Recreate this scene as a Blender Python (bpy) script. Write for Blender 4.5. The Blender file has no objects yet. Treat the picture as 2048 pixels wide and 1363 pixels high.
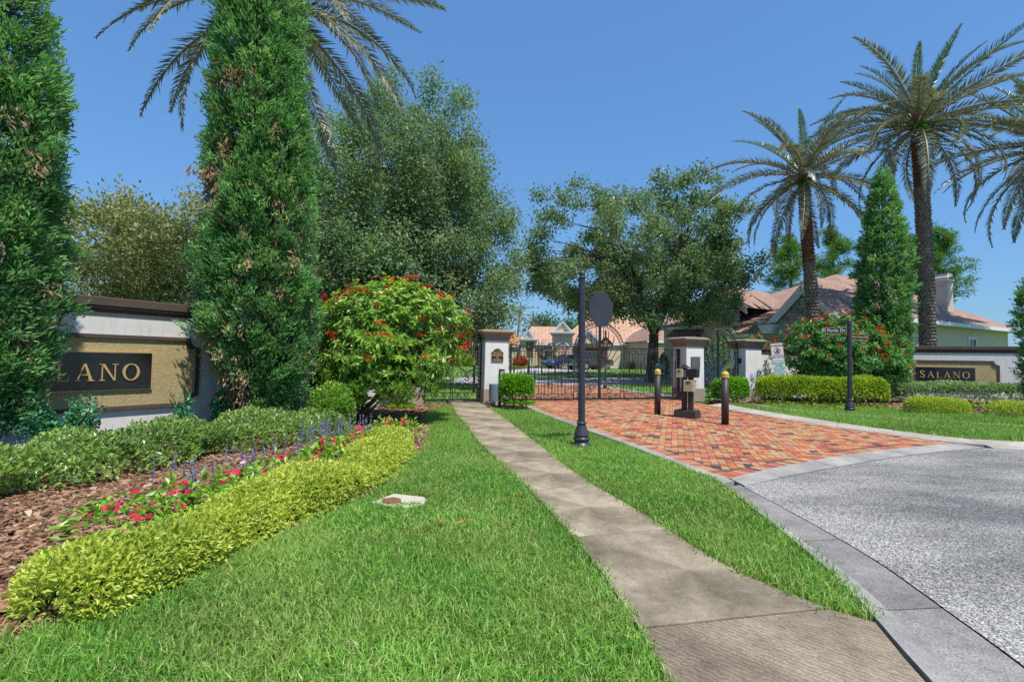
import bpy, bmesh, math, random
import numpy as np
from mathutils import Vector, Matrix
from mathutils.geometry import tessellate_polygon
random.seed(7)
RNG = np.random.default_rng(11)
S = bpy.context.scene
COL = S.collection
R = math.radians

# ------------------------------------------------------------------ camera, sky, sun, exposure
CAM_H = 1.5
cam_d = bpy.data.cameras.new('camera'); cam = bpy.data.objects.new('camera', cam_d); COL.objects.link(cam)
cam_d.sensor_width = 36.0; cam_d.lens = 36.0 * 1000.0 / 2048.0; cam_d.clip_start = 0.05; cam_d.clip_end = 2000
_p, _r = R(2.15), R(1.0)
_F = Vector((0, math.cos(_p), math.sin(_p))); _U0 = Vector((0, -math.sin(_p), math.cos(_p))); _R0 = Vector((1, 0, 0))
_Rr = _R0 * math.cos(_r) + _U0 * math.sin(_r); _U = _U0 * math.cos(_r) - _R0 * math.sin(_r)
cam.matrix_world = Matrix(((_Rr.x, _U.x, -_F.x, 0), (_Rr.y, _U.y, -_F.y, 0), (_Rr.z, _U.z, -_F.z, CAM_H), (0, 0, 0, 1)))
S.camera = cam

SUN_EL = R(64)
SUN_H = Vector((0.56, -0.83)).normalized()
world = bpy.data.worlds.new('World'); S.world = world; world.use_nodes = True
wn = world.node_tree; wn.nodes.clear()
sky = wn.nodes.new('ShaderNodeTexSky'); sky.sky_type = 'NISHITA'; sky.sun_disc = False
sky.sun_elevation = SUN_EL; sky.sun_rotation = math.atan2(SUN_H.x, SUN_H.y)
sky.altitude = 0; sky.air_density = 1.6; sky.dust_density = 0.0; sky.ozone_density = 8.0
bg = wn.nodes.new('ShaderNodeBackground'); bg.inputs['Strength'].default_value = 0.15
wo = wn.nodes.new('ShaderNodeOutputWorld')
# one even grade over the whole sky: flatter and bluer, as this photograph renders it
gm = wn.nodes.new('ShaderNodeGamma'); gm.inputs[1].default_value = 0.60
tn = wn.nodes.new('ShaderNodeMix'); tn.data_type = 'RGBA'; tn.blend_type = 'MULTIPLY'; tn.inputs[0].default_value = 1.0; tn.inputs[7].default_value = (0.42, 0.69, 1.04, 1)
wn.links.new(sky.outputs[0], gm.inputs[0]); wn.links.new(gm.outputs[0], tn.inputs[6]); wn.links.new(tn.outputs[2], bg.inputs[0]); wn.links.new(bg.outputs[0], wo.inputs[0])
sd = bpy.data.lights.new('sun', 'SUN'); sd.energy = 3.05; sd.angle = R(0.53); sd.color = (1.0, 0.955, 0.89)
so = bpy.data.objects.new('sun', sd); COL.objects.link(so)
_sd = Vector((SUN_H.x * math.cos(SUN_EL), SUN_H.y * math.cos(SUN_EL), math.sin(SUN_EL)))
so.rotation_euler = _sd.to_track_quat('Z', 'Y').to_euler(); so.location = (10, -10, 30)
S.view_settings.view_transform = 'Standard'; S.view_settings.look = 'None'
S.view_settings.exposure = 0.86; S.view_settings.gamma = 1.0; S.view_settings.use_curve_mapping = False
S.cycles.max_bounces = 7; S.cycles.diffuse_bounces = 3; S.cycles.glossy_bounces = 2
S.cycles.transmission_bounces = 4; S.cycles.transparent_max_bounces = 6
S.cycles.use_denoising = False
S.cycles.caustics_reflective = False; S.cycles.caustics_refractive = False
S.cycles.sample_clamp_indirect = 4.0

# ------------------------------------------------------------------ helpers
def hgt(y):
    t = min(1.0, max(0.0, (y - 24.0) / 28.0)); return 0.7 * t * t * (3 - 2 * t)
def hgt_np(y):
    t = np.clip((y - 24.0) / 28.0, 0, 1); return 0.7 * t * t * (3 - 2 * t)

def tag(o, label=None, cat=None, group=None, kind=None):
    if label: o['label'] = label
    if cat: o['category'] = cat
    if group: o['group'] = group
    if kind: o['kind'] = kind
    return o
def thing(name, label, cat, loc=(0, 0, 0), rz=0.0, group=None):
    o = bpy.data.objects.new(name, None); COL.objects.link(o); o.location = loc; o.rotation_euler = (0, 0, rz)
    o.empty_display_size = 0.2
    return tag(o, label, cat, group)
def mesh_np(name, V, Fs, mat, rnd=None, smooth=False, mi=None):
    me = bpy.data.meshes.new(name)
    V = np.asarray(V, np.float32).reshape(-1, 3)
    if isinstance(Fs, np.ndarray): Fs = [Fs]
    loops = np.concatenate([np.asarray(F, np.int32).ravel() for F in Fs])
    tot = np.concatenate([np.full(len(F), np.asarray(F).shape[1], np.int32) for F in Fs])
    st = np.concatenate([[0], np.cumsum(tot)[:-1]]).astype(np.int32)
    me.vertices.add(len(V)); me.vertices.foreach_set('co', V.ravel())
    me.loops.add(len(loops)); me.loops.foreach_set('vertex_index', loops)
    me.polygons.add(len(st)); me.polygons.foreach_set('loop_start', st)
    me.update(calc_edges=True)
    if rnd is not None:
        a = me.attributes.new('rnd', 'FLOAT', 'POINT'); a.data.foreach_set('value', np.asarray(rnd, np.float32))
    for m in (mat if isinstance(mat, (list, tuple)) else [mat]): me.materials.append(m)
    if mi is not None: me.polygons.foreach_set('material_index', np.asarray(mi, np.int32))
    me.polygons.foreach_set('use_smooth', np.full(len(st), bool(smooth)))
    return me
def link(name, me, parent=None, loc=None, rot=None):
    o = bpy.data.objects.new(name, me); COL.objects.link(o)
    if parent is not None: o.parent = parent
    if loc is not None: o.location = loc
    if rot is not None: o.rotation_euler = rot
    return o
def part(name, V, Fs, mat, parent=None, rnd=None, smooth=False, loc=None):
    return link(name, mesh_np(name, V, Fs, mat, rnd, smooth), parent, loc)

class MB:
    """collects boxes, tubes, lathes and prisms into one mesh"""
    def __init__(s): s.v = []; s.f = []; s.m = []; s.cm = 0
    def _add(s, vs, fs):
        b = len(s.v); s.v += [tuple(v) for v in vs]
        for f in fs: s.f.append(tuple(b + i for i in f)); s.m.append(s.cm)
        return s
    def box(s, c, d, rz=0.0, ry=0.0, rx=0.0, taper=1.0):
        M = Matrix.Translation(c) @ Matrix.Rotation(rz, 4, 'Z') @ Matrix.Rotation(ry, 4, 'Y') @ Matrix.Rotation(rx, 4, 'X')
        h = [x / 2 for x in d]; vs = []
        for z in (-1, 1):
            k = taper if z > 0 else 1.0
            for x, y in ((-1, -1), (1, -1), (1, 1), (-1, 1)): vs.append(M @ Vector((x * h[0] * k, y * h[1] * k, z * h[2])))
        return s._add(vs, [(3, 2, 1, 0), (4, 5, 6, 7), (0, 1, 5, 4), (1, 2, 6, 5), (2, 3, 7, 6), (3, 0, 4, 7)])
    def tube(s, pts, r, n=6, cap=True):
        pts = [Vector(p) for p in pts]; k = len(pts); vs = []; fs = []
        rr = r if isinstance(r, (list, tuple)) else [r] * k
        t0 = (pts[1] - pts[0]).normalized(); ref = Vector((0, 0, 1)) if abs(t0.z) < 0.9 else Vector((0, 1, 0))
        a = t0.cross(ref).normalized()
        for i in range(k):
            t = (pts[min(i + 1, k - 1)] - pts[max(i - 1, 0)])
            if t.length < 1e-9: t = t0.copy()
            t.normalize(); a = (a - t * a.dot(t))
            if a.length < 1e-6: a = t.cross(Vector((1, 0, 0.3)))
            a.normalize(); b = t.cross(a)
            for j in range(n):
                q = 2 * math.pi * j / n; vs.append(pts[i] + (a * math.cos(q) + b * math.sin(q)) * rr[i])
        for i in range(k - 1):
            for j in range(n):
                j2 = (j + 1) % n; fs.append((i * n + j, i * n + j2, (i + 1) * n + j2, (i + 1) * n + j))
        if cap: fs.append(tuple(range(n - 1, -1, -1))); fs.append(tuple((k - 1) * n + j for j in range(n)))
        return s._add(vs, fs)
    def lathe(s, prof, c=(0, 0, 0), n=20, flute=0, fd=0.0, z0=None, z1=None):
        vs = []; fs = []
        for (r, z) in prof:
            for j in range(n):
                q = 2 * math.pi * j / n; rr = r
                if flute and z0 <= z <= z1: rr = r * (1 - fd * (j % 2))
                vs.append((c[0] + rr * math.cos(q), c[1] + rr * math.sin(q), c[2] + z))
        for i in range(len(prof) - 1):
            for j in range(n):
                j2 = (j + 1) % n; fs.append((i * n + j, i * n + j2, (i + 1) * n + j2, (i + 1) * n + j))
        fs.append(tuple(range(n - 1, -1, -1))); fs.append(tuple((len(prof) - 1) * n + j for j in range(n)))
        return s._add(vs, fs)
    def prism(s, poly, z0, z1, plane='xy', off=0.0):
        """extrude a simple polygon; plane 'xz' extrudes along y from z0 to z1"""
        n = len(poly); tri = tessellate_polygon([[Vector((p[0], p[1], 0)) for p in poly]])
        ar = sum(poly[i][0] * poly[(i + 1) % n][1] - poly[(i + 1) % n][0] * poly[i][1] for i in range(n))
        if plane == 'xy': mp = lambda p, e: (p[0], p[1], e)
        elif plane == 'xz': mp = lambda p, e: (p[0], e, p[1])
        else: mp = lambda p, e: (e, p[0], p[1])
        vs = [mp(p, z0) for p in poly] + [mp(p, z1) for p in poly]; fs = []
        for t in tri:
            a, b, c = t
            w = (poly[b][0] - poly[a][0]) * (poly[c][1] - poly[a][1]) - (poly[c][0] - poly[a][0]) * (poly[b][1] - poly[a][1])
            if w < 0: a, c = c, a
            fs.append((c, b, a)); fs.append((n + a, n + b, n + c))
        for i in range(n):
            j = (i + 1) % n
            fs.append((i, j, n + j, n + i) if ar > 0 else (j, i, n + i, n + j))
        return s._add(vs, fs)
    def quad(s, a, b, c, d): return s._add([a, b, c, d], [(0, 1, 2, 3)])
    def tri(s, a, b, c): return s._add([a, b, c], [(0, 1, 2)])
    def build(s, name, mat, parent=None, smooth=False, bevel=0.0, loc=None, rz=None, rnd=None, fix=True):
        me = bpy.data.meshes.new(name); me.from_pydata(s.v, [], s.f)
        mats = mat if isinstance(mat, (list, tuple)) else [mat]
        for m in mats: me.materials.append(m)
        if len(mats) > 1: me.polygons.foreach_set('material_index', np.asarray(s.m, np.int32))
        if bevel or fix:
            bm = bmesh.new(); bm.from_mesh(me)
            bmesh.ops.recalc_face_normals(bm, faces=bm.faces)
            if bevel: bmesh.ops.bevel(bm, geom=[e for e in bm.edges if len(e.link_faces) == 2 and e.calc_face_angle(0) > 0.5], offset=bevel, segments=2, affect='EDGES', profile=0.6)
            bm.to_mesh(me); bm.free()
        me.polygons.foreach_set('use_smooth', np.full(len(me.polygons), bool(smooth)))
        if rnd is not None:
            a = me.attributes.new('rnd', 'FLOAT', 'POINT'); a.data.foreach_set('value', np.full(len(me.vertices), rnd, np.float32))
        o = link(name, me, parent, loc)
        if rz is not None: o.rotation_euler = (0, 0, rz)
        return o

def inpoly(P, poly):
    x, y = P[:, 0], P[:, 1]; r = np.zeros(len(P), bool); n = len(poly)
    for i in range(n):
        (x1, y1), (x2, y2) = poly[i], poly[(i + 1) % n]
        c = ((y1 > y) != (y2 > y))
        with np.errstate(divide='ignore', invalid='ignore'):
            r ^= c & (x < (x2 - x1) * (y - y1) / (y2 - y1 + 1e-12) + x1)
    return r
def along(pl, t):
    """point and tangent at arc length t of a 2-D polyline"""
    for i in range(len(pl) - 1):
        a, b = pl[i], pl[i + 1]; L = math.hypot(b[0] - a[0], b[1] - a[1])
        if t <= L or i == len(pl) - 2:
            return (a[0] + (b[0] - a[0]) * t / L, a[1] + (b[1] - a[1]) * t / L), ((b[0] - a[0]) / L, (b[1] - a[1]) / L)
        t -= L
def plen(pl): return sum(math.hypot(pl[i + 1][0] - pl[i][0], pl[i + 1][1] - pl[i][1]) for i in range(len(pl) - 1))
def smooth_pl(pl, it=2):
    for _ in range(it):
        q = [pl[0]]
        for a, b in zip(pl[:-1], pl[1:]):
            q += [(a[0] * .75 + b[0] * .25, a[1] * .75 + b[1] * .25), (a[0] * .25 + b[0] * .75, a[1] * .25 + b[1] * .75)]
        pl = q + [pl[-1]]
    return pl
_ph = RNG.uniform(0, 6.28, (24, 3)); _wv = RNG.normal(0, 1, (24, 3)); _wv /= np.linalg.norm(_wv, axis=1)[:, None]
def wob(P, scale, k=0):
    """smooth pseudo-noise in about -1..1"""
    P = np.asarray(P, float) * scale; s = np.zeros(len(P))
    for i in range(6):
        j = (i + k * 6) % 24; s += np.sin(P @ _wv[j] * (1 + .45 * i) + _ph[j, 0]) * (1 / (1 + .3 * i))
    return s / 2.6
def unit(a): return a / (np.linalg.norm(a, axis=-1, keepdims=True) + 1e-9)
def leaves(P, D, N, L, W, rnd, fold=0.25, curl=0.0, kite=0.5):
    """folded kite leaves: P base, D direction, N leaf normal; returns V, F, rnd"""
    n = len(P); D = unit(D); Sd = unit(np.cross(D, N)); N = unit(np.cross(Sd, D))
    L = np.broadcast_to(L, n)[:, None]; W = np.broadcast_to(W, n)[:, None]
    V = np.empty((n, 4, 3)); V[:, 0] = P
    V[:, 1] = P + D * L * kite + Sd * W * .5 + N * W * fold
    V[:, 2] = P + D * L - N * L * curl
    V[:, 3] = P + D * L * kite - Sd * W * .5 + N * W * fold
    b = np.arange(n)[:, None] * 4
    F = np.concatenate([b + np.array([[0, 1, 2]]), b + np.array([[0, 2, 3]])])
    return V.reshape(-1, 3), F, np.repeat(rnd, 4)
def merge(parts):
    V = []; F = []; Rr = []; o = 0
    for v, f, r in parts: V.append(v); F.append(f + o); Rr.append(r); o += len(v)
    return np.concatenate(V), np.concatenate(F), np.concatenate(Rr)
def rdir(n, rng=RNG): return unit(rng.normal(0, 1, (n, 3)))

# ------------------------------------------------------------------ materials
class NT:
    def __init__(s, name):
        s.m = bpy.data.materials.new(name); s.m.use_nodes = True; s.t = s.m.node_tree; s.t.nodes.clear()
        s.out = s.t.nodes.new('ShaderNodeOutputMaterial')
    def n(s, typ, **kw):
        x = s.t.nodes.new(typ)
        for k, v in kw.items():
            if k.startswith('i_'): x.inputs[k[2:].replace('_', ' ')].default_value = v
            else: setattr(x, k, v)
        return x
    def l(s, a, b): s.t.links.new(a, b)
    def coord(s, kind='Object'): return s.n('ShaderNodeTexCoord').outputs[kind]
    def noise(s, scale, detail=4, rough=.55, co=None, stretch=None):
        x = s.n('ShaderNodeTexNoise'); x.inputs['Scale'].default_value = scale; x.inputs['Detail'].default_value = detail; x.inputs['Roughness'].default_value = rough
        co = co or s.coord()
        if stretch:
            mp = s.n('ShaderNodeMapping'); mp.inputs['Scale'].default_value = stretch; s.l(co, mp.inputs['Vector']); co = mp.outputs[0]
        s.l(co, x.inputs['Vector']); return x.outputs['Fac']
    def ramp(s, fac, stops, interp='LINEAR'):
        x = s.n('ShaderNodeValToRGB'); e = x.color_ramp.elements; x.color_ramp.interpolation = interp
        while len(e) < len(stops): e.new(0.5)
        for i, (p, c) in enumerate(stops):
            e[i].position = p; e[i].color = (*c, 1) if len(c) == 3 else c
        s.l(fac, x.inputs[0]); return x.outputs[0]
    def mix(s, fac, a, b, blend='MIX'):
        x = s.n('ShaderNodeMix', data_type='RGBA', blend_type=blend)
        for sock, v in ((x.inputs[0], fac), (x.inputs[6], a), (x.inputs[7], b)):
            if hasattr(v, 'is_linked'): s.l(v, sock)
            else: sock.default_value = v if not isinstance(v, tuple) else (*v, 1)[:4]
        return x.outputs[2]
    def math(s, op, a, b=0.0):
        x = s.n('ShaderNodeMath', operation=op)
        for i, v in enumerate((a, b)):
            if hasattr(v, 'is_linked'): s.l(v, x.inputs[i])
            else: x.inputs[i].default_value = v
        return x.outputs[0]
    def attr(s, nm='rnd'): return s.n('ShaderNodeAttribute', attribute_name=nm).outputs['Fac']
    def bump(s, h, strength=.3, dist=.01):
        x = s.n('ShaderNodeBump'); x.inputs['Strength'].default_value = strength; x.inputs['Distance'].default_value = dist; s.l(h, x.inputs['Height']); return x.outputs[0]
    def bsdf(s, col, rough=.6, metal=0., spec=.5, normal=None, **kw):
        b = s.n('ShaderNodeBsdfPrincipled')
        for k, v in (('Base Color', col), ('Roughness', rough), ('Metallic', metal), ('Specular IOR Level', spec), *kw.items()):
            if hasattr(v, 'is_linked'): s.l(v, b.inputs[k])
            else: b.inputs[k].default_value = (*v, 1)[:4] if isinstance(v, tuple) else v
        if normal is not None: s.l(normal, b.inputs['Normal'])
        return b
    def done(s, b): s.l(b.outputs[0], s.out.inputs[0]); return s.m
def sc(c, k): return tuple(min(1, max(0, x * k)) for x in c)
def plain(name, col, rough=.5, metal=0., spec=.5, var=.15, nscale=6., bump=0., bscale=60., bdist=.004, **kw):
    t = NT(name); f = t.noise(nscale, 5, .6)
    c = t.ramp(f, [(.3, sc(col, 1 - var)), (.7, sc(col, 1 + var))])
    nm = t.bump(t.noise(bscale, 4, .6), bump, bdist) if bump else None
    return t.done(t.bsdf(c, rough, metal, spec, nm, **kw))
def leafmat(name, stops, trans=.35, rough=.45, spec=.4, ncol=None, nscale=1.2, namt=.35, tcol=1.5, gain=1.32):
    t = NT(name); c = t.ramp(t.attr(), [(p_, sc(c_, gain)) for p_, c_ in stops])
    if ncol:
        f = t.ramp(t.noise(nscale, 3), [(.42, (0, 0, 0)), (.62, (1, 1, 1))])
        f = t.math('MULTIPLY', f, namt); c = t.mix(f, c, ncol)
    b = t.bsdf(c, rough, 0, spec)
    tr = t.n('ShaderNodeBsdfTranslucent'); tc = t.mix(1.0, c, (tcol, tcol * 1.05, tcol * .55), 'MULTIPLY'); t.l(tc, tr.inputs[0])
    mx = t.n('ShaderNodeMixShader'); mx.inputs[0].default_value = trans; t.l(b.outputs[0], mx.inputs[1]); t.l(tr.outputs[0], mx.inputs[2])
    return t.done(mx)

def m_asphalt():
    t = NT('asphalt_exposed_aggregate'); co = t.coord()
    v = t.n('ShaderNodeTexVoronoi'); v.inputs['Scale'].default_value = 95; t.l(co, v.inputs['Vector'])
    bw = t.n('ShaderNodeRGBToBW'); t.l(v.outputs['Color'], bw.inputs[0])
    v2 = t.n('ShaderNodeTexVoronoi'); v2.inputs['Scale'].default_value = 135; t.l(co, v2.inputs['Vector'])
    bw2 = t.n('ShaderNodeRGBToBW'); t.l(v2.outputs['Color'], bw2.inputs[0])
    m = t.math('ADD', t.math('MULTIPLY', bw.outputs[0], .62), t.math('MULTIPLY', bw2.outputs[0], .38))
    c = t.ramp(m, [(.28, (.095, .090, .081)), (.48, (.24, .230, .208)), (.62, (.40, .383, .348)), (.8, (.66, .635, .58))])
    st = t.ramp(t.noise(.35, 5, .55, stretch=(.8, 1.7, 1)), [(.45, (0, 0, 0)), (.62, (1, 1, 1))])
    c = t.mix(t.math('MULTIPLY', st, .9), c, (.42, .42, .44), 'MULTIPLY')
    br = t.ramp(t.noise(1.1, 4, .6), [(.66, (0, 0, 0)), (.74, (1, 1, 1))])
    c = t.mix(t.math('MULTIPLY', br, .28), c, (.30, .22, .14))
    return t.done(t.bsdf(c, .85, 0, .3, t.bump(m, .45, .006)))
def m_concrete(name, col, dark, groove=False, blotch=.9, seedoff=0.0, fine=.18):
    t = NT(name); co = t.coord()
    mp = t.n('ShaderNodeMapping'); mp.inputs['Location'].default_value = (seedoff, seedoff * .7, 0); t.l(co, mp.inputs['Vector']); co = mp.outputs[0]
    oi = t.n('ShaderNodeObjectInfo').outputs['Random']
    big = t.ramp(t.noise(1.3, 6, .62, co), [(.36, (0, 0, 0)), (.66, (1, 1, 1))])
    c = t.mix(t.math('MULTIPLY', big, blotch), col, dark)
    mid = t.ramp(t.noise(7, 6, .7, co), [(.45, (0, 0, 0)), (.75, (1, 1, 1))]); c = t.mix(t.math('MULTIPLY', mid, blotch * .55), c, sc(dark, .55))
    fn = t.noise(95, 2, .7, co); c = t.mix(fine * 2, c, t.ramp(fn, [(.32, (.4, .4, .4)), (.5, (1, 1, 1)), (.68, (1.7, 1.68, 1.62))]), 'MULTIPLY')
    c = t.mix(1.0, c, t.ramp(oi, [(0, (.82, .82, .82)), (1, (1.14, 1.12, 1.1))]), 'MULTIPLY')
    h = fn
    if groove:
        w = t.n('ShaderNodeTexWave', wave_type='BANDS', bands_direction='DIAGONAL'); w.inputs['Scale'].default_value = 13; w.inputs['Distortion'].default_value = 6; w.inputs['Detail'].default_value = 3; w.inputs['Detail Scale'].default_value = 1.6
        t.l(co, w.inputs['Vector']); h = t.math('ADD', t.math('MULTIPLY', w.outputs['Fac'], 1.4), fn)
        c = t.mix(.5, c, t.ramp(w.outputs['Fac'], [(.1, (.5, .5, .5)), (.6, (1.1, 1.1, 1.1))]), 'MULTIPLY')
    return t.done(t.bsdf(c, .88, 0, .25, t.bump(h, .35, .006)))
def m_brick():
    t = NT('clay_paver'); co = t.coord()
    c = t.ramp(t.attr(), [(0, (.48, .120, .045)), (.14, (.52, .150, .055)), (.25, (.53, .215, .09)), (.37, (.38, .11, .07)), (.49, (.43, .285, .125)), (.60, (.48, .345, .165)), (.69, (.48, .235, .165)), (.82, (.26, .080, .06)), (.93, (.065, .045, .048))], 'CONSTANT')
    g = t.noise(55, 5, .65); c = t.mix(.55, c, t.ramp(g, [(.3, (.62, .6, .6)), (.7, (1.3, 1.3, 1.25))]), 'MULTIPLY'); c = t.mix(.14, c, (.30, .20, .14))
    wld = t.n('ShaderNodeNewGeometry').outputs['Position']
    d = t.ramp(t.noise(.8, 5, .6, wld), [(.5, (1, 1, 1)), (.75, (.72, .68, .66))]); c = t.mix(.8, c, d, 'MULTIPLY')
    return t.done(t.bsdf(c, .82, 0, .25, t.bump(g, .3, .004)))
def m_stucco(name, col, var=.06, strength=.35, scale=55, dist=.006, streak=.0, swirl=False):
    t = NT(name); co = t.coord()
    c = t.ramp(t.noise(1.7, 5, .6), [(.3, sc(col, 1 - var)), (.7, sc(col, 1 + var))])
    if streak:
        s_ = t.ramp(t.noise(3.0, 5, .65, stretch=(2.2, 2.2, .35)), [(.5, (1, 1, 1)), (.78, (.62, .6, .56))]); c = t.mix(streak, c, s_, 'MULTIPLY')
    h = t.noise(scale, 5, .6)
    if swirl:
        w = t.n('ShaderNodeTexNoise'); w.inputs['Scale'].default_value = scale; w.inputs['Detail'].default_value = 2; w.inputs['Distortion'].default_value = 2.2
        t.l(co, w.inputs['Vector']); h = w.outputs['Fac']; c = t.mix(.6, c, t.ramp(h, [(.35, (.72, .7, .66)), (.6, (1.1, 1.1, 1.1))]), 'MULTIPLY')
    return t.done(t.bsdf(c, .85, 0, .2, t.bump(h, strength, dist)))
def m_rooftile(name, c1, c2, c3, sx, sy, dist=.05):
    """courses run along the roof face: UV-free, uses local x (along the eave) and the slope height"""
    t = NT(name); co = t.coord('UV')
    b = t.n('ShaderNodeTexBrick', offset=.5); b.inputs['Scale'].default_value = 1; b.inputs['Brick Width'].default_value = sx; b.inputs['Row Height'].default_value = sy
    b.inputs['Mortar Size'].default_value = min(sx, sy) * .07; b.inputs['Mortar Smooth'].default_value = .3
    b.inputs['Color1'].default_value = (*c1, 1); b.inputs['Color2'].default_value = (*c2, 1); b.inputs['Mortar'].default_value = (*c3, 1)
    t.l(co, b.inputs['Vector'])
    c = t.mix(.5, b.outputs['Color'], t.ramp(t.noise(1.5, 5, .65), [(.3, (.7, .68, .66)), (.7, (1.25, 1.22, 1.2))]), 'MULTIPLY')
    h = t.math('SUBTRACT', 1.0, b.outputs['Fac'])
    return t.done(t.bsdf(c, .85, 0, .2, t.bump(h, .6, dist)))

M = {}
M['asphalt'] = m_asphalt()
M['walk'] = m_concrete('weathered_sidewalk_concrete', (.43, .36, .255), (.145, .118, .078), False, 1.0)
M['walk_groove'] = m_concrete('brushed_ramp_concrete', (.36, .295, .21), (.135, .105, .075), True, .9)
M['curb'] = m_concrete('curb_concrete', (.40, .38, .345), (.21, .20, .19), False, .8, 3.0, .25)
M['gutter'] = m_concrete('gutter_concrete', (.30, .285, .262), (.155, .15, .143), False, .8, 7.0, .35)
M['curb_tan'] = m_concrete('far_curb_concrete', (.46, .41, .35), (.26, .23, .2), False, .7, 5.0, .2)
M['valve_concrete'] = m_concrete('valve_slab_concrete', (.62, .57, .46), (.42, .37, .28), False, .5, 9.0)
M['drive'] = m_concrete('driveway_concrete', (.46, .42, .385), (.36, .33, .31), False, .4, 1.0, .1)
M['brick'] = m_brick()
M['joint'] = plain('paver_joint_sand', (.10, .075, .055), .95, var=.3, nscale=20)
M['white'] = m_stucco('white_stucco', (.72, .70, .66), .06, .3, 60, .006, .7)
M['cream_wall'] = m_stucco('cream_stucco', (.70, .585, .405), .06, .2, 30)
M['tan_wall'] = m_stucco('tan_stucco', (.64, .50, .33), .06, .2, 30)
M['chimney'] = m_stucco('pale_chimney_stucco', (.55, .50, .44), .1, .3, 20, .01, .5)
M['taupe'] = m_stucco('taupe_stucco_base', (.34, .28, .23), .08, .3, 60, .006, .4)
M['gold'] = m_stucco('gold_swirl_stucco', (.47, .37, .185), .08, .55, 13, .015, 0, True)
M['brown'] = m_stucco('brown_painted_trim', (.105, .078, .062), .15, .25, 50, .004, .3)
M['captaupe'] = m_stucco('taupe_cap', (.27, .215, .165), .12, .3, 50, .005, .4)
M['iron'] = plain('dark_wrought_iron', (.020, .019, .021), .48, .0, .5, .3, 30)
M['pole'] = plain('black_painted_aluminium', (.040, .041, .050), .42, .0, .5, .2, 14, .08, 90)
M['bollard'] = plain('brown_black_enamel', (.042, .033, .033), .52, .0, .45, .12, 8)
M['yellow'] = plain('yellow_cap_paint', (.50, .37, .075), .45, 0, .5, .12, 20)
M['beige'] = plain('beige_box_metal', (.47, .40, .25), .42, .1, .5, .1, 10)
M['galv'] = plain('galvanised_steel', (.42, .42, .43), .4, .8, .5, .15, 20)
M['black'] = plain('black_plastic', (.018, .017, .018), .4, 0, .5, .2, 20)
M['signback'] = plain('dark_sign_back', (.038, .038, .046), .42, 0, .5, .25, 3)
M['goldpaint'] = plain('gold_leaf_paint', (.60, .40, .16), .4, .15, .5, .12, 30)
M['plaque'] = plain('polished_black_granite', (.012, .012, .014), .16, 0, .6, .5, 3)
M['plaquenavy'] = plain('black_navy_granite', (.014, .016, .024), .2, 0, .6, .3, 4)
M['signwhite'] = plain('reflective_white', (.72, .72, .72), .45, 0, .4, .04)
M['red'] = plain('sign_red', (.55, .05, .03), .45)
M['salmon'] = plain('faded_red_border', (.62, .22, .14), .5)
M['teal'] = plain('sign_teal', (.03, .27, .25), .45)
M['ink'] = plain('sign_ink', (.03, .035, .06), .5)
M['bluegrey'] = plain('blue_grey_plastic', (.155, .20, .245), .45, 0, .45, .1, 5)
M['bronze'] = plain('dark_bronze_plate', (.12, .115, .115), .5, .3, .5, .35, 40, .4, 45)
M['bark'] = plain('grey_brown_bark', (.115, .085, .06), .92, 0, .2, .45, 9, .9, 22, .03)
M['palmbark'] = plain('palm_boot_bark', (.24, .195, .145), .9, 0, .2, .55, 7, .6, 40, .02)
M['palmred'] = plain('palm_boot_red_brown', (.20, .085, .05), .9, 0, .2, .4, 6, .6, 40, .02)
M['twig'] = plain('grey_twig', (.30, .25, .20), .9, 0, .2, .3, 12)
M['stem'] = plain('pale_shrub_stem', (.26, .20, .14), .85, 0, .2, .3, 14)
M['soil'] = plain('dark_soil', (.065, .048, .034), .95, 0, .15, .4, 14, .5, 40, .02)
M['turf'] = plain('turf_base', (.13, .115, .05), .95, 0, .15, .35, 25, .8, 60, .03)
M['farturf'] = plain('far_lawn', (.14, .30, .05), .95, 0, .15, .3, 3, 1.0, 30, .05)
M['fieldturf'] = plain('open_ground', (.075, .14, .03), .95, 0, .15, .3, .2, 1.0, 6, .05)
M['mulchbase'] = plain('mulch_base', (.085, .05, .033), .95, 0, .15, .5, 25, .8, 60, .02)
M['trim'] = plain('blue_grey_house_trim', (.76, .76, .75), .55, 0, .4, .06)
M['trimwhite'] = plain('white_house_trim', (.68, .68, .68), .55, 0, .4, .06)
M['glass'] = plain('dark_window_glass', (.02, .025, .03), .06, 0, .8, .2)
M['garage'] = plain('brown_garage_door', (.13, .065, .045), .6)
M['rust'] = plain('rusty_lid', (.20, .095, .05), .8, .1, .4, .35, 30, .4, 80)
M['terr'] = plain('terracotta_pot', (.35, .13, .07), .8)
M['grass'] = leafmat('grass_blade', [(0, (.045, .115, .018)), (.3, (.115, .250, .040)), (.65, (.225, .400, .075)), (.92, (.42, .56, .17)), (.95, (.36, .30, .15)), (1, (.52, .43, .26))], .36, .45, .3, (.38, .42, .13), .9, .38)
M['mulch'] = None
def m_mulch():
    t = NT('pine_bark_chip'); c = t.ramp(t.attr(), [(0, (.060, .034, .022)), (.2, (.14, .074, .044)), (.45, (.26, .142, .080)), (.7, (.36, .21, .118)), (.88, (.43, .29, .185)), (1, (.54, .44, .34))])
    g = t.noise(70, 5, .65, stretch=(1, 1, 1)); c = t.mix(.6, c, t.ramp(g, [(.3, (.55, .53, .5)), (.7, (1.35, 1.3, 1.25))]), 'MULTIPLY')
    return t.done(t.bsdf(c, .9, 0, .2, t.bump(g, .5, .004)))
M['mulch'] = m_mulch()
M['cypress'] = leafmat('juniper_spray', [(0, (.034, .098, .036)), (.4, (.095, .225, .075)), (.75, (.195, .365, .135)), (1, (.40, .56, .28))], .36, .5, .3, (.22, .34, .17), 1.4, .35)
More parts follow.
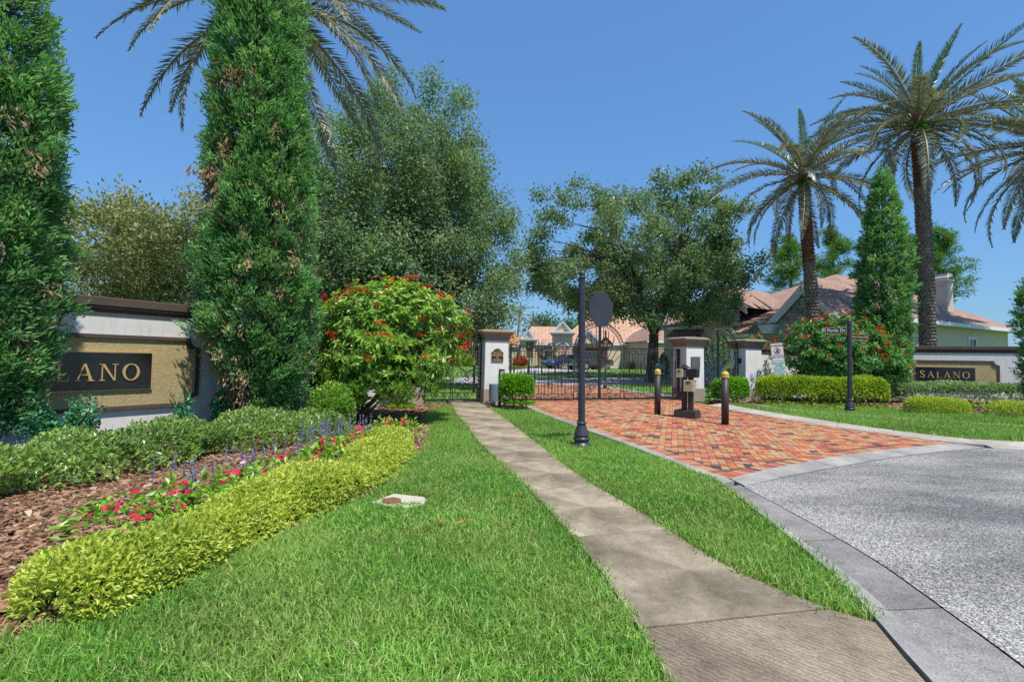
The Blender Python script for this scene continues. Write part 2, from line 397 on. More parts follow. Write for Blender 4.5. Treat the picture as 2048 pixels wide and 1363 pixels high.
M['dead'] = leafmat('dead_brown_spray', [(0, (.16, .095, .058)), (.6, (.36, .23, .14)), (1, (.48, .34, .24))], .2, .8, .1)
M['oak'] = leafmat('live_oak_leaf', [(0, (.062, .112, .056)), (.5, (.145, .215, .105)), (.85, (.25, .325, .165)), (1, (.40, .44, .26))], .36, .42, .4, (.15, .19, .09), .5, .4)
M['oak2'] = leafmat('feathery_oak_leaf', [(0, (.070, .130, .065)), (.5, (.155, .240, .115)), (.85, (.26, .35, .18)), (1, (.40, .46, .28))], .34, .45, .35, (.22, .25, .12), .45, .45)
M['myrtle'] = leafmat('olive_brown_leaf', [(0, (.11, .13, .055)), (.5, (.25, .26, .11)), (.85, (.37, .35, .17)), (1, (.46, .37, .20))], .3, .5, .3)
M['pine'] = leafmat('pine_needle', [(0, (.035, .085, .012)), (.5, (.085, .18, .025)), (1, (.17, .29, .05))], .3, .5, .3)
M['frond'] = leafmat('date_palm_leaflet', [(0, (.075, .092, .070)), (.4, (.150, .165, .120)), (.8, (.26, .265, .20)), (1, (.42, .40, .31))], .14, .33, .6)
M['frondgreen'] = leafmat('young_palm_leaflet', [(0, (.045, .105, .065)), (.6, (.095, .19, .12)), (1, (.22, .31, .21))], .14, .33, .6)
M['rachis'] = plain('palm_rachis', (.27, .22, .10), .5, 0, .4, .2)
M['jat'] = leafmat('jatropha_leaf', [(0, (.055, .130, .022)), (.45, (.155, .285, .040)), (.8, (.29, .43, .065)), (1, (.46, .56, .12))], .35, .35, .5)
M['jatdeep'] = leafmat('deep_jatropha_leaf', [(0, (.026, .095, .028)), (.45, (.075, .215, .048)), (.8, (.155, .33, .08)), (1, (.31, .46, .17))], .3, .42, .35)
M['petal'] = leafmat('scarlet_petal', [(0, (.55, .010, .014)), (.6, (.72, .022, .020)), (1, (.80, .13, .03))], .3, .5, .3, tcol=1.2, gain=1.0)
M['pink'] = leafmat('cerise_petal', [(0, (.62, .010, .055)), (.8, (.78, .035, .11)), (.9, (.80, .16, .22)), (1, (.85, .7, .7))], .3, .5, .3, tcol=1.2, gain=1.0)
M['salvia'] = leafmat('blue_salvia_floret', [(0, (.10, .10, .30)), (1, (.24, .25, .50))], .3, .6, .2)
M['gold_leaf'] = leafmat('golden_mound_leaf', [(0, (.17, .25, .028)), (.3, (.33, .40, .055)), (.7, (.47, .50, .085)), (1, (.62, .60, .17))], .34, .4, .4, (.26, .36, .05), 1.6, .4, 1.3)
M['lime_leaf'] = leafmat('lime_hedge_leaf', [(0, (.10, .18, .016)), (.4, (.25, .34, .028)), (.8, (.40, .46, .045)), (1, (.52, .53, .09))], .34, .38, .45, (.10, .20, .02), 1.3, .3)
M['bright_leaf'] = leafmat('bright_green_leaf', [(0, (.035, .12, .010)), (.4, (.10, .25, .018)), (.8, (.21, .40, .03)), (1, (.36, .52, .07))], .36, .33, .5)
M['hawthorn'] = leafmat('low_hedge_leaf', [(0, (.045, .100, .022)), (.4, (.145, .245, .050)), (.75, (.29, .39, .10)), (1, (.50, .56, .24))], .3, .34, .5, (.13, .20, .065), 1.0, .35)
M['grey_leaf'] = leafmat('variegated_hedge_leaf', [(0, (.07, .13, .055)), (.4, (.18, .27, .12)), (.75, (.32, .41, .21)), (1, (.54, .58, .38))], .28, .38, .45)
M['rose_leaf'] = leafmat('teal_green_leaf', [(0, (.02, .10, .05)), (.6, (.05, .21, .09)), (1, (.11, .32, .14))], .3, .4, .4)
M['far_leaf'] = leafmat('far_tree_leaf', [(0, (.03, .075, .03)), (.6, (.075, .15, .05)), (1, (.15, .24, .09))], .3, .5, .3)
M['croton'] = leafmat('red_croton_leaf', [(0, (.20, .03, .02)), (.6, (.45, .10, .04)), (1, (.6, .25, .06))], .3, .5, .3)
M['shingle'] = m_rooftile('pink_brown_shingle', (.40, .255, .195), (.33, .205, .160), (.20, .13, .105), .55, .22, .03)
M['tile'] = m_rooftile('terracotta_flat_tile', (.58, .36, .245), (.50, .30, .20), (.24, .14, .10), .9, .42, .12)
M['orangetile'] = m_rooftile('orange_roof_tile', (.56, .205, .085), (.48, .165, .07), (.25, .09, .045), .7, .4, .1)
M['stone1'] = plain('ledge_stone_grey', (.40, .37, .345), .85, 0, .3, .3, 4, .6, 20, .02)
M['stone2'] = plain('ledge_stone_brown', (.44, .35, .275), .85, 0, .3, .3, 4, .6, 20, .02)
M['stone3'] = plain('ledge_stone_dark', (.25, .235, .225), .85, 0, .3, .3, 4, .6, 20, .02)
M['carblue'] = plain('blue_car_paint', (.035, .085, .22), .25, .3, .6, .05)
M['cargrey'] = plain('grey_truck_paint', (.10, .095, .092), .28, .4, .6, .05)
M['tyre'] = plain('tyre_rubber', (.015, .015, .015), .85)
M['rim'] = plain('alloy_rim', (.45, .45, .46), .3, .8)
M['taillight'] = plain('tail_light_red', (.60, .02, .02), .25)
M['fern'] = leafmat('epiphyte_fern', [(0, (.03, .14, .01)), (1, (.10, .32, .02))], .35, .5, .3)

# ================================================================== THE SETTING
def sheet(name, poly, z, mat, kind='structure', follow=False):
    mb = MB(); tri = tessellate_polygon([[Vector((p[0], p[1], 0)) for p in poly]])
    vs = [(p[0], p[1], z + (hgt(p[1]) if follow else 0)) for p in poly]
    fs = []
    for a, b, c in tri:
        w = (poly[b][0] - poly[a][0]) * (poly[c][1] - poly[a][1]) - (poly[c][0] - poly[a][0]) * (poly[b][1] - poly[a][1])
        fs.append((a, b, c) if w > 0 else (a, c, b))
    mb._add(vs, fs); o = mb.build(name, mat, fix=False)
    return tag(o, kind=kind)
def strip_sheet(name, rails, z, mat, kind='structure'):
    """sheet between two polylines that follows the rising ground"""
    n = 40; A = [along(rails[0], plen(rails[0]) * i / n)[0] for i in range(n + 1)]; B = [along(rails[1], plen(rails[1]) * i / n)[0] for i in range(n + 1)]
    V = [(p[0], p[1], z + hgt(p[1])) for p in A] + [(p[0], p[1], z + hgt(p[1])) for p in B]
    F = [(i, n + 1 + i, n + 2 + i, i + 1) for i in range(n)]
    mb = MB(); mb._add(V, F); o = mb.build(name, mat, fix=True)
    return tag(o, kind=kind)

# one ground sheet to the horizon, gently rising beyond the gate
xs = np.array([-700, -300, -120, -60, -30, -15, 0, 15, 30, 60, 120, 300, 700.]); ys = np.concatenate([[-200, -60, 0, 12, 20], np.arange(24, 54, 1.5), [60, 90, 160, 400, 900]])
gx, gy = np.meshgrid(xs, ys); gz = hgt_np(gy) - .08
GV = np.stack([gx, gy, gz], -1).reshape(-1, 3); nx = len(xs)
GF = np.array([(j * nx + i, j * nx + i + 1, (j + 1) * nx + i + 1, (j + 1) * nx + i) for j in range(len(ys) - 1) for i in range(nx - 1)])
tag(part('ground', GV, GF, M['fieldturf'], smooth=True), kind='structure')

# --- outlines (metres, camera at the origin looking along +y)
GUT = smooth_pl([(2.87, 6.3), (2.89, 4.97), (2.86, 3.98), (2.77, 3.44), (2.71, 3.12), (2.64, 2.7), (2.45, 1.9), (2.1, .6), (1.6, -1), (.6, -4), (-1, -8)])
CREASE = smooth_pl([(2.72, 6.3), (2.60, 4.97), (2.54, 4.0), (2.46, 3.48), (2.36, 3.05), (2.27, 2.68), (2.08, 1.9), (1.75, .6), (1.25, -1), (.25, -4), (-1.4, -8)])
CTOP = smooth_pl([(2.66, 6.3), (2.50, 4.97), (2.40, 4.0), (2.31, 3.48), (2.20, 3.05), (2.09, 2.68), (1.9, 1.9), (1.57, .6), (1.07, -1), (.07, -4), (-1.6, -8)])
BRL = smooth_pl([(-.02, 18.6), (.45, 17.0), (.70, 15.83), (1.62, 11.74), (2.19, 9.62), (2.53, 8.07), (2.70, 7.06), (2.87, 6.58)])
BRF = [(2.87, 6.58), (3.64, 7.17), (4.28, 7.60), (5.21, 8.19), (6.22, 8.78), (7.53, 9.42), (8.82, 9.95)]
BRR = smooth_pl([(8.82, 9.95), (8.5, 10.57), (8.21, 11.41), (7.87, 12.39), (7.52, 14.02), (7.28, 15.29), (7.12, 16.82), (7.06, 18.74), (7.05, 20.2), (6.75, 22), (5.9, 26), (4.7, 30)])
INL = [(-.02, 18.6), (-.7, 22), (-1.5, 26), (-1.9, 29.6)]
BRICKPOLY = BRL + BRF[1:] + BRR[1:] + INL[::-1][:-1]
APRON = [(2.90, 6.22), (3.73, 6.82), (4.83, 7.48), (5.95, 8.15), (7.01, 8.70), (8.03, 9.18), (9.02, 9.56)]
CRO = smooth_pl([(9.38, 10.28), (8.92, 10.95), (8.62, 11.78), (8.30, 13.0), (7.98, 14.84), (7.8, 16.2), (7.72, 17.4), (7.70, 18.3)])

# --- road
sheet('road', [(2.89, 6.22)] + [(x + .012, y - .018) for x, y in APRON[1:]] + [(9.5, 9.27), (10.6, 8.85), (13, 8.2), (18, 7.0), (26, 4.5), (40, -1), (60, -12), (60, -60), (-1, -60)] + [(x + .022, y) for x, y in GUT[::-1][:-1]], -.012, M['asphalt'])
sheet('kerb_bed', [(2.4, 7.0), (3.3, 7.0), (3.1, 4.5), (2.95, 3.0), (2.4, .6), (1.2, -3.5), (.9, -3.5), (1.9, .6), (2.5, 3.0), (2.5, 5.5)], -.055, M['soil'])

def ribbon(parent, name, rails, zs, mat, seglens, gap=.012, skirt=True, steps=6):
    Ls = [plen(r) for r in rails]; tot = sum(seglens); t0 = 0; out = []
    for sl in seglens:
        a, b = t0 / tot, (t0 + sl) / tot; g = gap / max(Ls) * .5; t0 += sl
        V = []; F = []; k = len(rails)
        for i in range(steps + 1):
            u = a + g + (b - a - 2 * g) * i / steps
            row = [(*along(rails[j], Ls[j] * u)[0], zs[j]) for j in range(k)]
            if skirt: row = [(row[0][0], row[0][1], -.12)] + row + [(row[-1][0], row[-1][1], -.12)]
            V += [(p[0], p[1], p[2] + hgt(p[1])) for p in row]
        kk = k + (2 if skirt else 0)
        for i in range(steps):
            for j in range(kk - 1): F.append((i * kk + j, i * kk + j + 1, (i + 1) * kk + j + 1, (i + 1) * kk + j))
        F.append(tuple(range(kk))); F.append(tuple(steps * kk + j for j in range(kk)))
        mb = MB(); mb._add(V, F); out.append(mb.build(name, mat, parent))
    return out
kerb = bpy.data.objects.new('kerb', None); COL.objects.link(kerb); tag(kerb, kind='structure')
ribbon(kerb, 'kerb_segment', [CTOP, CREASE], [.006, -.030], M['curb'], [1.7, 1.1, .75, 1.9, 2.0, 2.0, 2.0, 2.0], .014)
ribbon(kerb, 'gutter_segment', [CREASE, GUT], [-.031, -.008], M['gutter'], [1.7, 1.1, .75, 1.9, 2.0, 2.0, 2.0, 2.0], .014)
HD_O = [(x - .19, y - .06) for x, y in BRL]; HD_O[-1] = (2.66, 6.3)
ribbon(kerb, 'kerb_segment', [HD_O, BRL[:-1] + [(2.86, 6.42)]], [.012, .008], M['curb'], [3, 3, 3, 3.0], .014)
# the concrete apron band between pavers and road
ribbon(kerb, 'apron_band', [BRF, APRON], [.008, -.002], M['curb'], [2.6, 2.6, 2.6], .014)
# far kerb on the other side of the drive
BR_OUT = BRR[:next(i for i, p in enumerate(BRR) if p[1] > 18.4)]
ribbon(kerb, 'kerb_segment', [CRO[:], [(9.02 + .25, 9.72)] + BR_OUT[3:]], [.05, .006], M['curb_tan'], [3, 3, 3.0], .014)
FARK_O = [(9.38, 10.28), (10.9, 9.85), (13.2, 9.2), (18.4, 7.9), (26.6, 5.4)]; FARK_I = [(9.12, 9.5), (10.6, 8.85), (13, 8.2), (18, 7.0), (26, 4.5)]
ribbon(kerb, 'kerb_segment', [FARK_O, FARK_I], [.05, -.006], M['curb_tan'], [3, 3, 3, 3, 3.0], .014)
IN_K = [(7.75, 21.0), (7.2, 22.2), (6.2, 26.1), (5.0, 30.2)]
ribbon(kerb, 'kerb_segment', [IN_K, [(7.06, 20.9), (6.75, 22), (5.85, 26), (4.65, 30)]], [.05, .006], M['curb'], [3, 3, 3.0], .014)

# --- brick paved drive: 300 largest bricks are objects, the rest one field of the same geometry
paving = sheet('brick_paving', BRICKPOLY, -.010, M['joint'])
def brick_at(cx, cy, ang, l=.222, w=.107):
    c, s = math.cos(ang), math.sin(ang); dz = random.uniform(-.0015, .0015); q = []
    for sx, sy, z, k in ((-1, -1, 0, .985), (1, -1, 0, .985), (1, 1, 0, .985), (-1, 1, 0, .985), (-1, -1, -.03, 1), (1, -1, -.03, 1), (1, 1, -.03, 1), (-1, 1, -.03, 1)):
        x, y = sx * l / 2 * k, sy * w / 2 * k; q.append((cx + x * c - y * s, cy + x * s + y * c, z + dz + hgt(cy)))
    return q
bricks = []
ang0 = R(-18)
ca, sa = math.cos(ang0), math.sin(ang0); u = .115
inset = []
def edge_dist(P, pl):
    d = np.full(len(P), 1e9)
    for (a, b) in zip(pl[:-1], pl[1:]):
        a = np.array(a); b = np.array(b); ab = b - a; t = np.clip(((P - a) @ ab) / (ab @ ab + 1e-12), 0, 1)
        d = np.minimum(d, np.linalg.norm(P - a - t[:, None] * ab, axis=1))
    return d
cand = []
for i in range(-260, 300):
    for j in range(-75, 75):
        ox, oy = (i + 2 * j) * u, (i - 2 * j) * u
        for (bx, by, vert) in ((ox + .115, oy + .0575, 0), (ox + .0575, oy + .23, 1)):
            X = 3.5 + bx * ca - by * sa; Y = 15 + bx * sa + by * ca
            if -2.2 < X < 9 and 6.4 < Y < 29.6: cand.append((X, Y, ang0 + (math.pi / 2 if vert else 0)))
cand = np.array(cand); ok = inpoly(cand[:, :2], BRICKPOLY)
EDGE = BRL + BRF[1:] + BRR[1:]
ok &= edge_dist(cand[:, :2], EDGE) > .27
cand = cand[ok]
for x, y, a in cand: bricks.append((x, y, a))
for pl, sgn in ((BRL, 1), (BRF, 1), (BRR, 1)):          # a soldier course along the edges
    L = plen(pl); k = int(L / .115)
    for i in range(k):
        (x, y), (tx, ty) = along(pl, (i + .5) * L / k)
        nx_, ny_ = -ty * sgn, tx * sgn
        if y < 29.5: bricks.append((x + nx_ * .122, y + ny_ * .122, math.atan2(ny_, nx_)))
bricks.sort(key=lambda b: math.hypot(b[0], b[1]))
random.seed(5)
def brick_rnd():
    return random.random() if random.random() < .8 else random.choice((.02, .16, .52, .66))
NV = 40; bm_v = []
for k in range(NV):
    v = brick_at(0, 0, 0); m_ = mesh_np('brick', v, np.array([(0, 1, 2, 3), (4, 5, 1, 0), (5, 6, 2, 1), (6, 7, 3, 2), (7, 4, 0, 3)]), M['brick'], np.full(8, (k + .5) / NV)); bm_v.append(m_)
for (x, y, a) in bricks[:300]:
    o = link('brick', random.choice(bm_v), paving, (x, y, random.uniform(-.0015, .0015)), (random.uniform(-.006, .006), random.uniform(-.006, .006), a))
BV = []; BF = []; BR = []
for n_, (x, y, a) in enumerate(bricks[300:]):
    BV += brick_at(x, y, a); b = n_ * 8; BR += [brick_rnd()] * 8
    BF += [(b, b + 1, b + 2, b + 3), (b + 4, b + 5, b + 1, b), (b + 5, b + 6, b + 2, b + 1), (b + 6, b + 7, b + 3, b + 2), (b + 7, b + 4, b, b + 3)]
tag(part('brick_field', BV, np.array(BF), M['brick'], paving, np.array(BR)), kind='stuff')

# --- sidewalks: every slab an object
walk = sheet('sidewalk', [(.79, 1.2), (.74, 2.9), (.2, 5.9), (-.6, 9), (-1.1, 12), (-1.9, 16.9), (-.9, 16.9), (0, 12.3), (.5, 9.3), (1, 6.1), (1.44, 4.57), (2.2, 3.4), (2.25, 2.6), (1.9, 1.2)], -.06, M['soil'])
SLABS = [([(.80, 1.1), (.74, 2.88)], [(1.69, 1.1), (1.87, 1.9), (2.055, 2.64), (2.165, 3.0), (1.99, 3.15)], 'walk_groove'),
         ([(.74, 2.88), (.66, 3.65), (.55, 4.33)], [(1.99, 3.15), (1.85, 3.35), (1.70, 3.6), (1.57, 3.96), (1.44, 4.57)], 'walk'),
         ([(.55, 4.33), (.40, 5.1), (.23, 5.87)], [(1.44, 4.57), (1.26, 5.36), (1.04, 6.12)], 'walk'),
         ([(.23, 5.87), (-.14, 7.37)], [(1.04, 6.12), (.90, 6.8), (.74, 7.65)], 'walk'),
         ([(-.14, 7.37), (-.52, 8.89)], [(.74, 7.65), (.47, 9.25)], 'walk'),
         ([(-.52, 8.89), (-.82, 10.46)], [(.47, 9.25), (.22, 10.75)], 'walk'),
         ([(-.82, 10.46), (-1.12, 11.95)], [(.22, 10.75), (-.03, 12.25)], 'walk'),
         ([(-1.12, 11.95), (-1.41, 13.4)], [(-.03, 12.25), (-.30, 13.7)], 'walk'),
         ([(-1.41, 13.4), (-1.68, 14.9)], [(-.30, 13.7), (-.60, 15.2)], 'walk'),
         ([(-1.68, 14.9), (-2.02, 17.0)], [(-.60, 15.2), (-.95, 17.0)], 'walk'),
         ([(-2.02, 17.0), (-2.5, 19)], [(-.98, 17.1), (-1.5, 19)], 'walk')]
def slab(parent, L, Rr, mat, gap=.009, z=.0, name='slab'):
    poly = L + Rr[::-1]; cx = sum(p[0] for p in poly) / len(poly); cy = sum(p[1] for p in poly) / len(poly)
    q = [(x - math.copysign(min(gap, abs(x - cx)), x - cx) * .6, y - math.copysign(min(gap, abs(y - cy)), y - cy)) for x, y in poly]
    mb = MB(); mb.prism([(x - cx, y - cy) for x, y in q[::-1]], -.09, z + random.uniform(-.004, .004))
    return mb.build(name, mat, parent, loc=(cx, cy, 0), bevel=.006)
for L_, R_, mm in SLABS: slab(walk, L_, R_, M[mm])
# sidewalk of the far side
FS = smooth_pl([(8.35, 19.9), (8.78, 17.6), (8.95, 16.46), (9.35, 15.5), (10.5, 14.5), (12.6, 12.75), (16, 11.3), (22, 9.4)])
fwalk = bpy.data.objects.new('far_sidewalk', None); COL.objects.link(fwalk); tag(fwalk, kind='structure')
Lf = plen(FS); nsl = int(Lf / 1.5)
for i in range(nsl):
    pl_ = []; pr_ = []
    for k in range(3):
        (x, y), (tx, ty) = along(FS, Lf * (i + k / 2) / nsl); pl_.append((x - ty * .0, y + tx * .0)); pr_.append((x - ty * .85, y + tx * .85))
    slab(fwalk, pl_, pr_, M['walk'], z=.012)

# --- planting beds and lawns
BED_EDGE = smooth_pl([(-4.2, 1.2), (-3.3, 1.9), (-2.62, 2.55), (-2.19, 3.45), (-1.91, 4.24), (-1.62, 5.3), (-1.46, 6.3), (-1.42, 7.99), (-1.60, 9.81), (-2.02, 12), (-2.36, 13.84), (-2.28, 15.3), (-1.96, 16.4), (-1.98, 17.0)])
BED_L = BED_EDGE + [(-3.6, 16.3), (-6.0, 11.3), (-8.3, 7.6), (-9.5, 5), (-9.5, 1.2)]
bed_left = sheet('mulch_bed', BED_L, -.03, M['mulchbase'])
LAWN_L = [(.80, .9)] + [p for L_, R_, mm in SLABS[:10] for p in L_] + [(-1.98, 17.0)] + BED_EDGE[::-1] + [(-4.2, .9)]
sheet('lawn', LAWN_L, -.035, M['turf'])
LAWN_M = [(2.12, 3.0)] + [p for L_, R_, mm in SLABS[1:9] for p in R_] + [(-.30, 15.4), (.25, 15.9), (.55, 15.7)] + [p for p in HD_O if p[1] < 15.5] + CTOP[:next(i for i, p in enumerate(CTOP) if p[1] < 3.12)]
sheet('verge', LAWN_M, -.034, M['turf'])
GATEBED = [(-.60, 15.2), (-.30, 15.4), (.25, 15.95), (.55, 15.75), (.48, 16.6), (.1, 17.6), (-.1, 17.5), (-.95, 17.1)]
sheet('gate_mulch_bed', GATEBED, -.02, M['mulchbase'])
FAR_MULCH = smooth_pl([(8.9, 18.2), (9.7, 17.9), (10.8, 17.55), (13.3, 17.0), (14.6, 16.0), (17.5, 15.3), (21, 14.6), (27, 12.6)])
LAWN_R = CRO[::-1] + FARK_O[1:] + FAR_MULCH[::-1]
sheet('far_verge', LAWN_R, -.02, M['turf'])
BED_R = FAR_MULCH + [(27, 20), (22.3, 22.8), (17.5, 24.9), (10.4, 21.4), (7.8, 20.2), (7.75, 18.6)]
sheet('far_mulch_bed', BED_R, -.012, M['mulchbase'])
# beyond the gate: street, driveways, lawns (all follow the rise)
strip_sheet('inner_street', [[(-40, 30.2), (-12, 29.3), (4.6, 29.7), (30, 38)], [(-40, 38), (-12, 36.5), (3.6, 36), (24, 44)]], -.03, M['drive'])
strip_sheet('inner_lawn', [[(-40, 38.2), (-12, 36.7), (3.6, 36.2), (30, 47)], [(-40, 75), (-12, 75), (5, 75), (60, 75)]], -.02, M['farturf'])
strip_sheet('oak_lawn', [[(7.7, 20.9), (6.2, 26.1), (5.0, 29.6), (12, 32)], [(20, 24.5), (20, 28), (20, 34), (22, 37)]], -.045, M['farturf'])
strip_sheet('inner_walk', [[(6.9, 25.2), (10, 25.4), (14, 26), (18, 27.2)], [(6.7, 26.2), (10, 26.4), (14, 27), (18, 28.2)]], -.02, M['drive'])
strip_sheet('curved_driveway', [[(1.5, 37.2), (3, 41), (5.5, 44.5), (12, 48)], [(-.3, 37.0), (-.5, 43), (2, 50), (9, 55)]], .0, M['drive'])
strip_sheet('lawn_island_walk', [[(3.6, 36.6), (7, 39.2), (12, 41.8), (22, 44.6)], [(3.4, 37.6), (7, 40.4), (12, 43.2), (22, 46.2)]], .004, M['drive'])

# --- mulch chips
def chips(name, poly, n_m2, l0, l1, parent, zbase, rng, keep=None, nf=5):
    xs_ = [p[0] for p in poly]; ys_ = [p[1] for p in poly]
    n = int((max(xs_) - min(xs_)) * (max(ys_) - min(ys_)) * n_m2)
    P = np.stack([rng.uniform(min(xs_), max(xs_), n), rng.uniform(min(ys_), max(ys_), n)], 1)
    P = P[inpoly(P, poly)]
    if keep is not None: P = P[keep(P)]
    n = len(P); L = rng.uniform(l0, l1, n) * rng.choice([.6, 1, 1, 1.5], n); W = L * rng.uniform(.25, .6, n); T = rng.uniform(.005, .014, n)
    a = rng.normal(0.12, .75, n); tx = rng.normal(0, .22, n); ty = rng.normal(0, .22, n); z = zbase + rng.uniform(0, .03, n)
    ca_, sa_ = np.cos(a), np.sin(a); V = np.empty((n, 8, 3))
    for k, (sx, sy) in enumerate(((-1, -.7), (.9, -1), (1, .8), (-.85, 1))):
        x = sx * L / 2; y = sy * W / 2
        for b, off in ((0, 0.), (4, 1.)):
            V[:, k + b, 0] = P[:, 0] + x * ca_ - y * sa_; V[:, k + b, 1] = P[:, 1] + x * sa_ + y * ca_
            V[:, k + b, 2] = z + x * tx + y * ty - off * T
    b = np.arange(n)[:, None] * 8
    F = np.concatenate([b + np.array([q]) for q in ((0, 1, 2, 3), (4, 5, 1, 0), (5, 6, 2, 1), (7, 4, 0, 3), (6, 7, 3, 2))[:nf]])
    o = part(name, V.reshape(-1, 3), F, M['mulch'], parent, np.repeat(rng.beta(1.6, 1.5, n), 8))
    return tag(o, kind='stuff')
rg = np.random.default_rng(3)
chips('bark_chips', BED_L, 1150, .038, .075, bed_left, -.02, rg, lambda P: (P[:, 1] < 10.5) & (P[:, 0] > -5.2) & (P[:, 0] > -1.25 * P[:, 1] - 1.0), 4)
chips('bark_chips', BED_L, 650, .05, .09, bed_left, -.02, rg, lambda P: (P[:, 1] >= 10.5) & (P[:, 0] > -5), 2)
chips('bark_chips', GATEBED, 900, .05, .09, bed_left, -.012, rg)
chips('bark_chips', BED_R, 85, .085, .13, bed_left, -.004, rg, lambda P: (P[:, 0] < 24), 2)

# --- grass
def grass(name, poly, dens, hl, hw, rng, near=False, zb=-.03, wobe=.05, keep=None, rsh=0.0):
    xs_ = [p[0] for p in poly]; ys_ = [p[1] for p in poly]
    A = (max(xs_) - min(xs_)) * (max(ys_) - min(ys_)); n = int(A * dens)
    P = np.stack([rng.uniform(min(xs_), max(xs_), n), rng.uniform(min(ys_), max(ys_), n)], 1)
    Pw = P + rng.normal(0, wobe, P.shape); P = P[inpoly(Pw, poly)]
    if keep is not None: P = P[keep(P)]
    n = len(P); P3 = np.column_stack([P, np.zeros(n)])
    patch = wob(P3, 1.6, 1); patch2 = wob(P3, 5.0, 2)
    h = rng.uniform(hl[0], hl[1], n) * (1 + .25 * patch2); w = rng.uniform(hw[0], hw[1], n)
    az = rng.uniform(0, 6.283, n); lean = np.abs(rng.normal(.0, .55, n)) + .12
    d = np.stack([np.cos(az), np.sin(az)], 1); fa = rng.uniform(0, 6.283, n); sd_ = np.stack([np.cos(fa), np.sin(fa)], 1) * w[:, None] * .5
    zb = zb + hgt_np(P[:, 1])
    base = np.column_stack([P, zb])
    tip = base + np.column_stack([d * (h * np.sin(lean) * 1.15)[:, None], h * np.cos(lean)])
    S3 = np.column_stack([sd_, np.zeros(n)])
    rnd = np.clip(rng.beta(2, 2, n) * .78 + .12 * patch + .06 * patch2 + .05 + rsh, 0, .93)
    dry = rng.random(n) < .045 + .16 * np.clip(patch2 - .5, 0, 1); rnd[dry] = rng.uniform(.95, 1, dry.sum())
    if near:
        mid = base + np.column_stack([d * (h * np.sin(lean * .5) * .55)[:, None], h * np.cos(lean * .5) * .58])
        V = np.stack([base - S3, base + S3, mid + S3 * .95, mid - S3 * .95, tip], 1).reshape(-1, 3); b = np.arange(n)[:, None] * 5
        return V, [b + np.array([[0, 1, 2, 3]]), b + np.array([[3, 2, 4]])], np.repeat(rnd, 5)
    V = np.stack([base - S3, base + S3, tip], 1).reshape(-1, 3); b = np.arange(n)[:, None] * 3
    return V, [b + np.array([[0, 1, 2]])], np.repeat(rnd, 3)
def grass_obj(name, label, pieces):
    V = []; F3 = []; F4 = []; Rr = []; o = 0
    for v, fs, r in pieces:
        for f in fs: (F4 if f.shape[1] == 4 else F3).append(f + o)
        V.append(v); Rr.append(r); o += len(v)
    Fs = ([np.concatenate(F4)] if F4 else []) + [np.concatenate(F3)]
    ob = part(name, np.concatenate(V), Fs, M['grass'], None, np.concatenate(Rr)); return tag(ob, label, 'grass', kind='stuff')
rg = np.random.default_rng(21)
VALVE = lambda P: ~((np.abs(P[:, 0] + 1.10) < .225) & (P[:, 1] > 5.22) & (P[:, 1] < 5.56))
infr = lambda P: (np.abs(P[:, 0]) < P[:, 1] * 1.06 + .3)
grass_obj('grass', 'short green lawn between flower bed and sidewalk', [
    grass('g', LAWN_L, 6800, (.050, .105), (.0055, .010), rg, True, keep=lambda P: (P[:, 1] < 4.3) & (P[:, 1] > 1.7) & infr(P)),
    grass('g', LAWN_L, 3900, (.050, .100), (.008, .013), rg, True, keep=lambda P: (P[:, 1] >= 4.3) & (P[:, 1] < 8) & VALVE(P)),
    grass('g', LAWN_L, 2300, (.05, .10), (.013, .021), rg, keep=lambda P: (P[:, 1] >= 8))])
grass_obj('grass', 'short green verge between sidewalk and brick drive', [
    grass('g', LAWN_M, 6000, (.050, .105), (.006, .010), rg, True, keep=lambda P: (P[:, 1] < 4.6)),
    grass('g', LAWN_M, 3900, (.05, .10), (.008, .013), rg, True, keep=lambda P: (P[:, 1] >= 4.6) & (P[:, 1] < 8)),
    grass('g', LAWN_M, 2400, (.05, .10), (.012, .020), rg, keep=lambda P: (P[:, 1] >= 8))])
FSE = [along(FS, Lf * i / 30)[0] for i in range(31)]
grass_obj('grass', 'thick green verge below the far sign wall', [
    grass('g', LAWN_R, 1150, (.08, .17), (.020, .034), rg, zb=-.015, wobe=.06, keep=lambda P: (P[:, 0] < P[:, 1] * 1.12) & ((edge_dist(P, [(x - .0, y + .42) for x, y in FSE]) > .36)))])
INN = [(-14, 38), (3.6, 36.6), (12, 41), (30, 47), (30, 60), (-14, 60)]
grass_obj('grass', 'sunlit lawns in front of the houses behind the gate', [
    grass('g', INN, 38, (.10, .18), (.06, .12), rg, zb=-.02, keep=lambda P: ((P[:, 0] < -.6) | (P[:, 0] > 3 + (P[:, 1] - 41) * .9)), rsh=.1),
    grass('g', [(7.7, 20.9), (6.2, 26.1), (5.0, 29.6), (12, 32), (22, 37), (20, 24.5)], 130, (.08, .15), (.04, .07), rg, zb=-.04),
    grass('g', [(-1.4, 18.4), (-1.8, 28.5), (-9, 28.5), (-5, 18)], 160, (.08, .15), (.04, .07), rg, zb=-.07)])

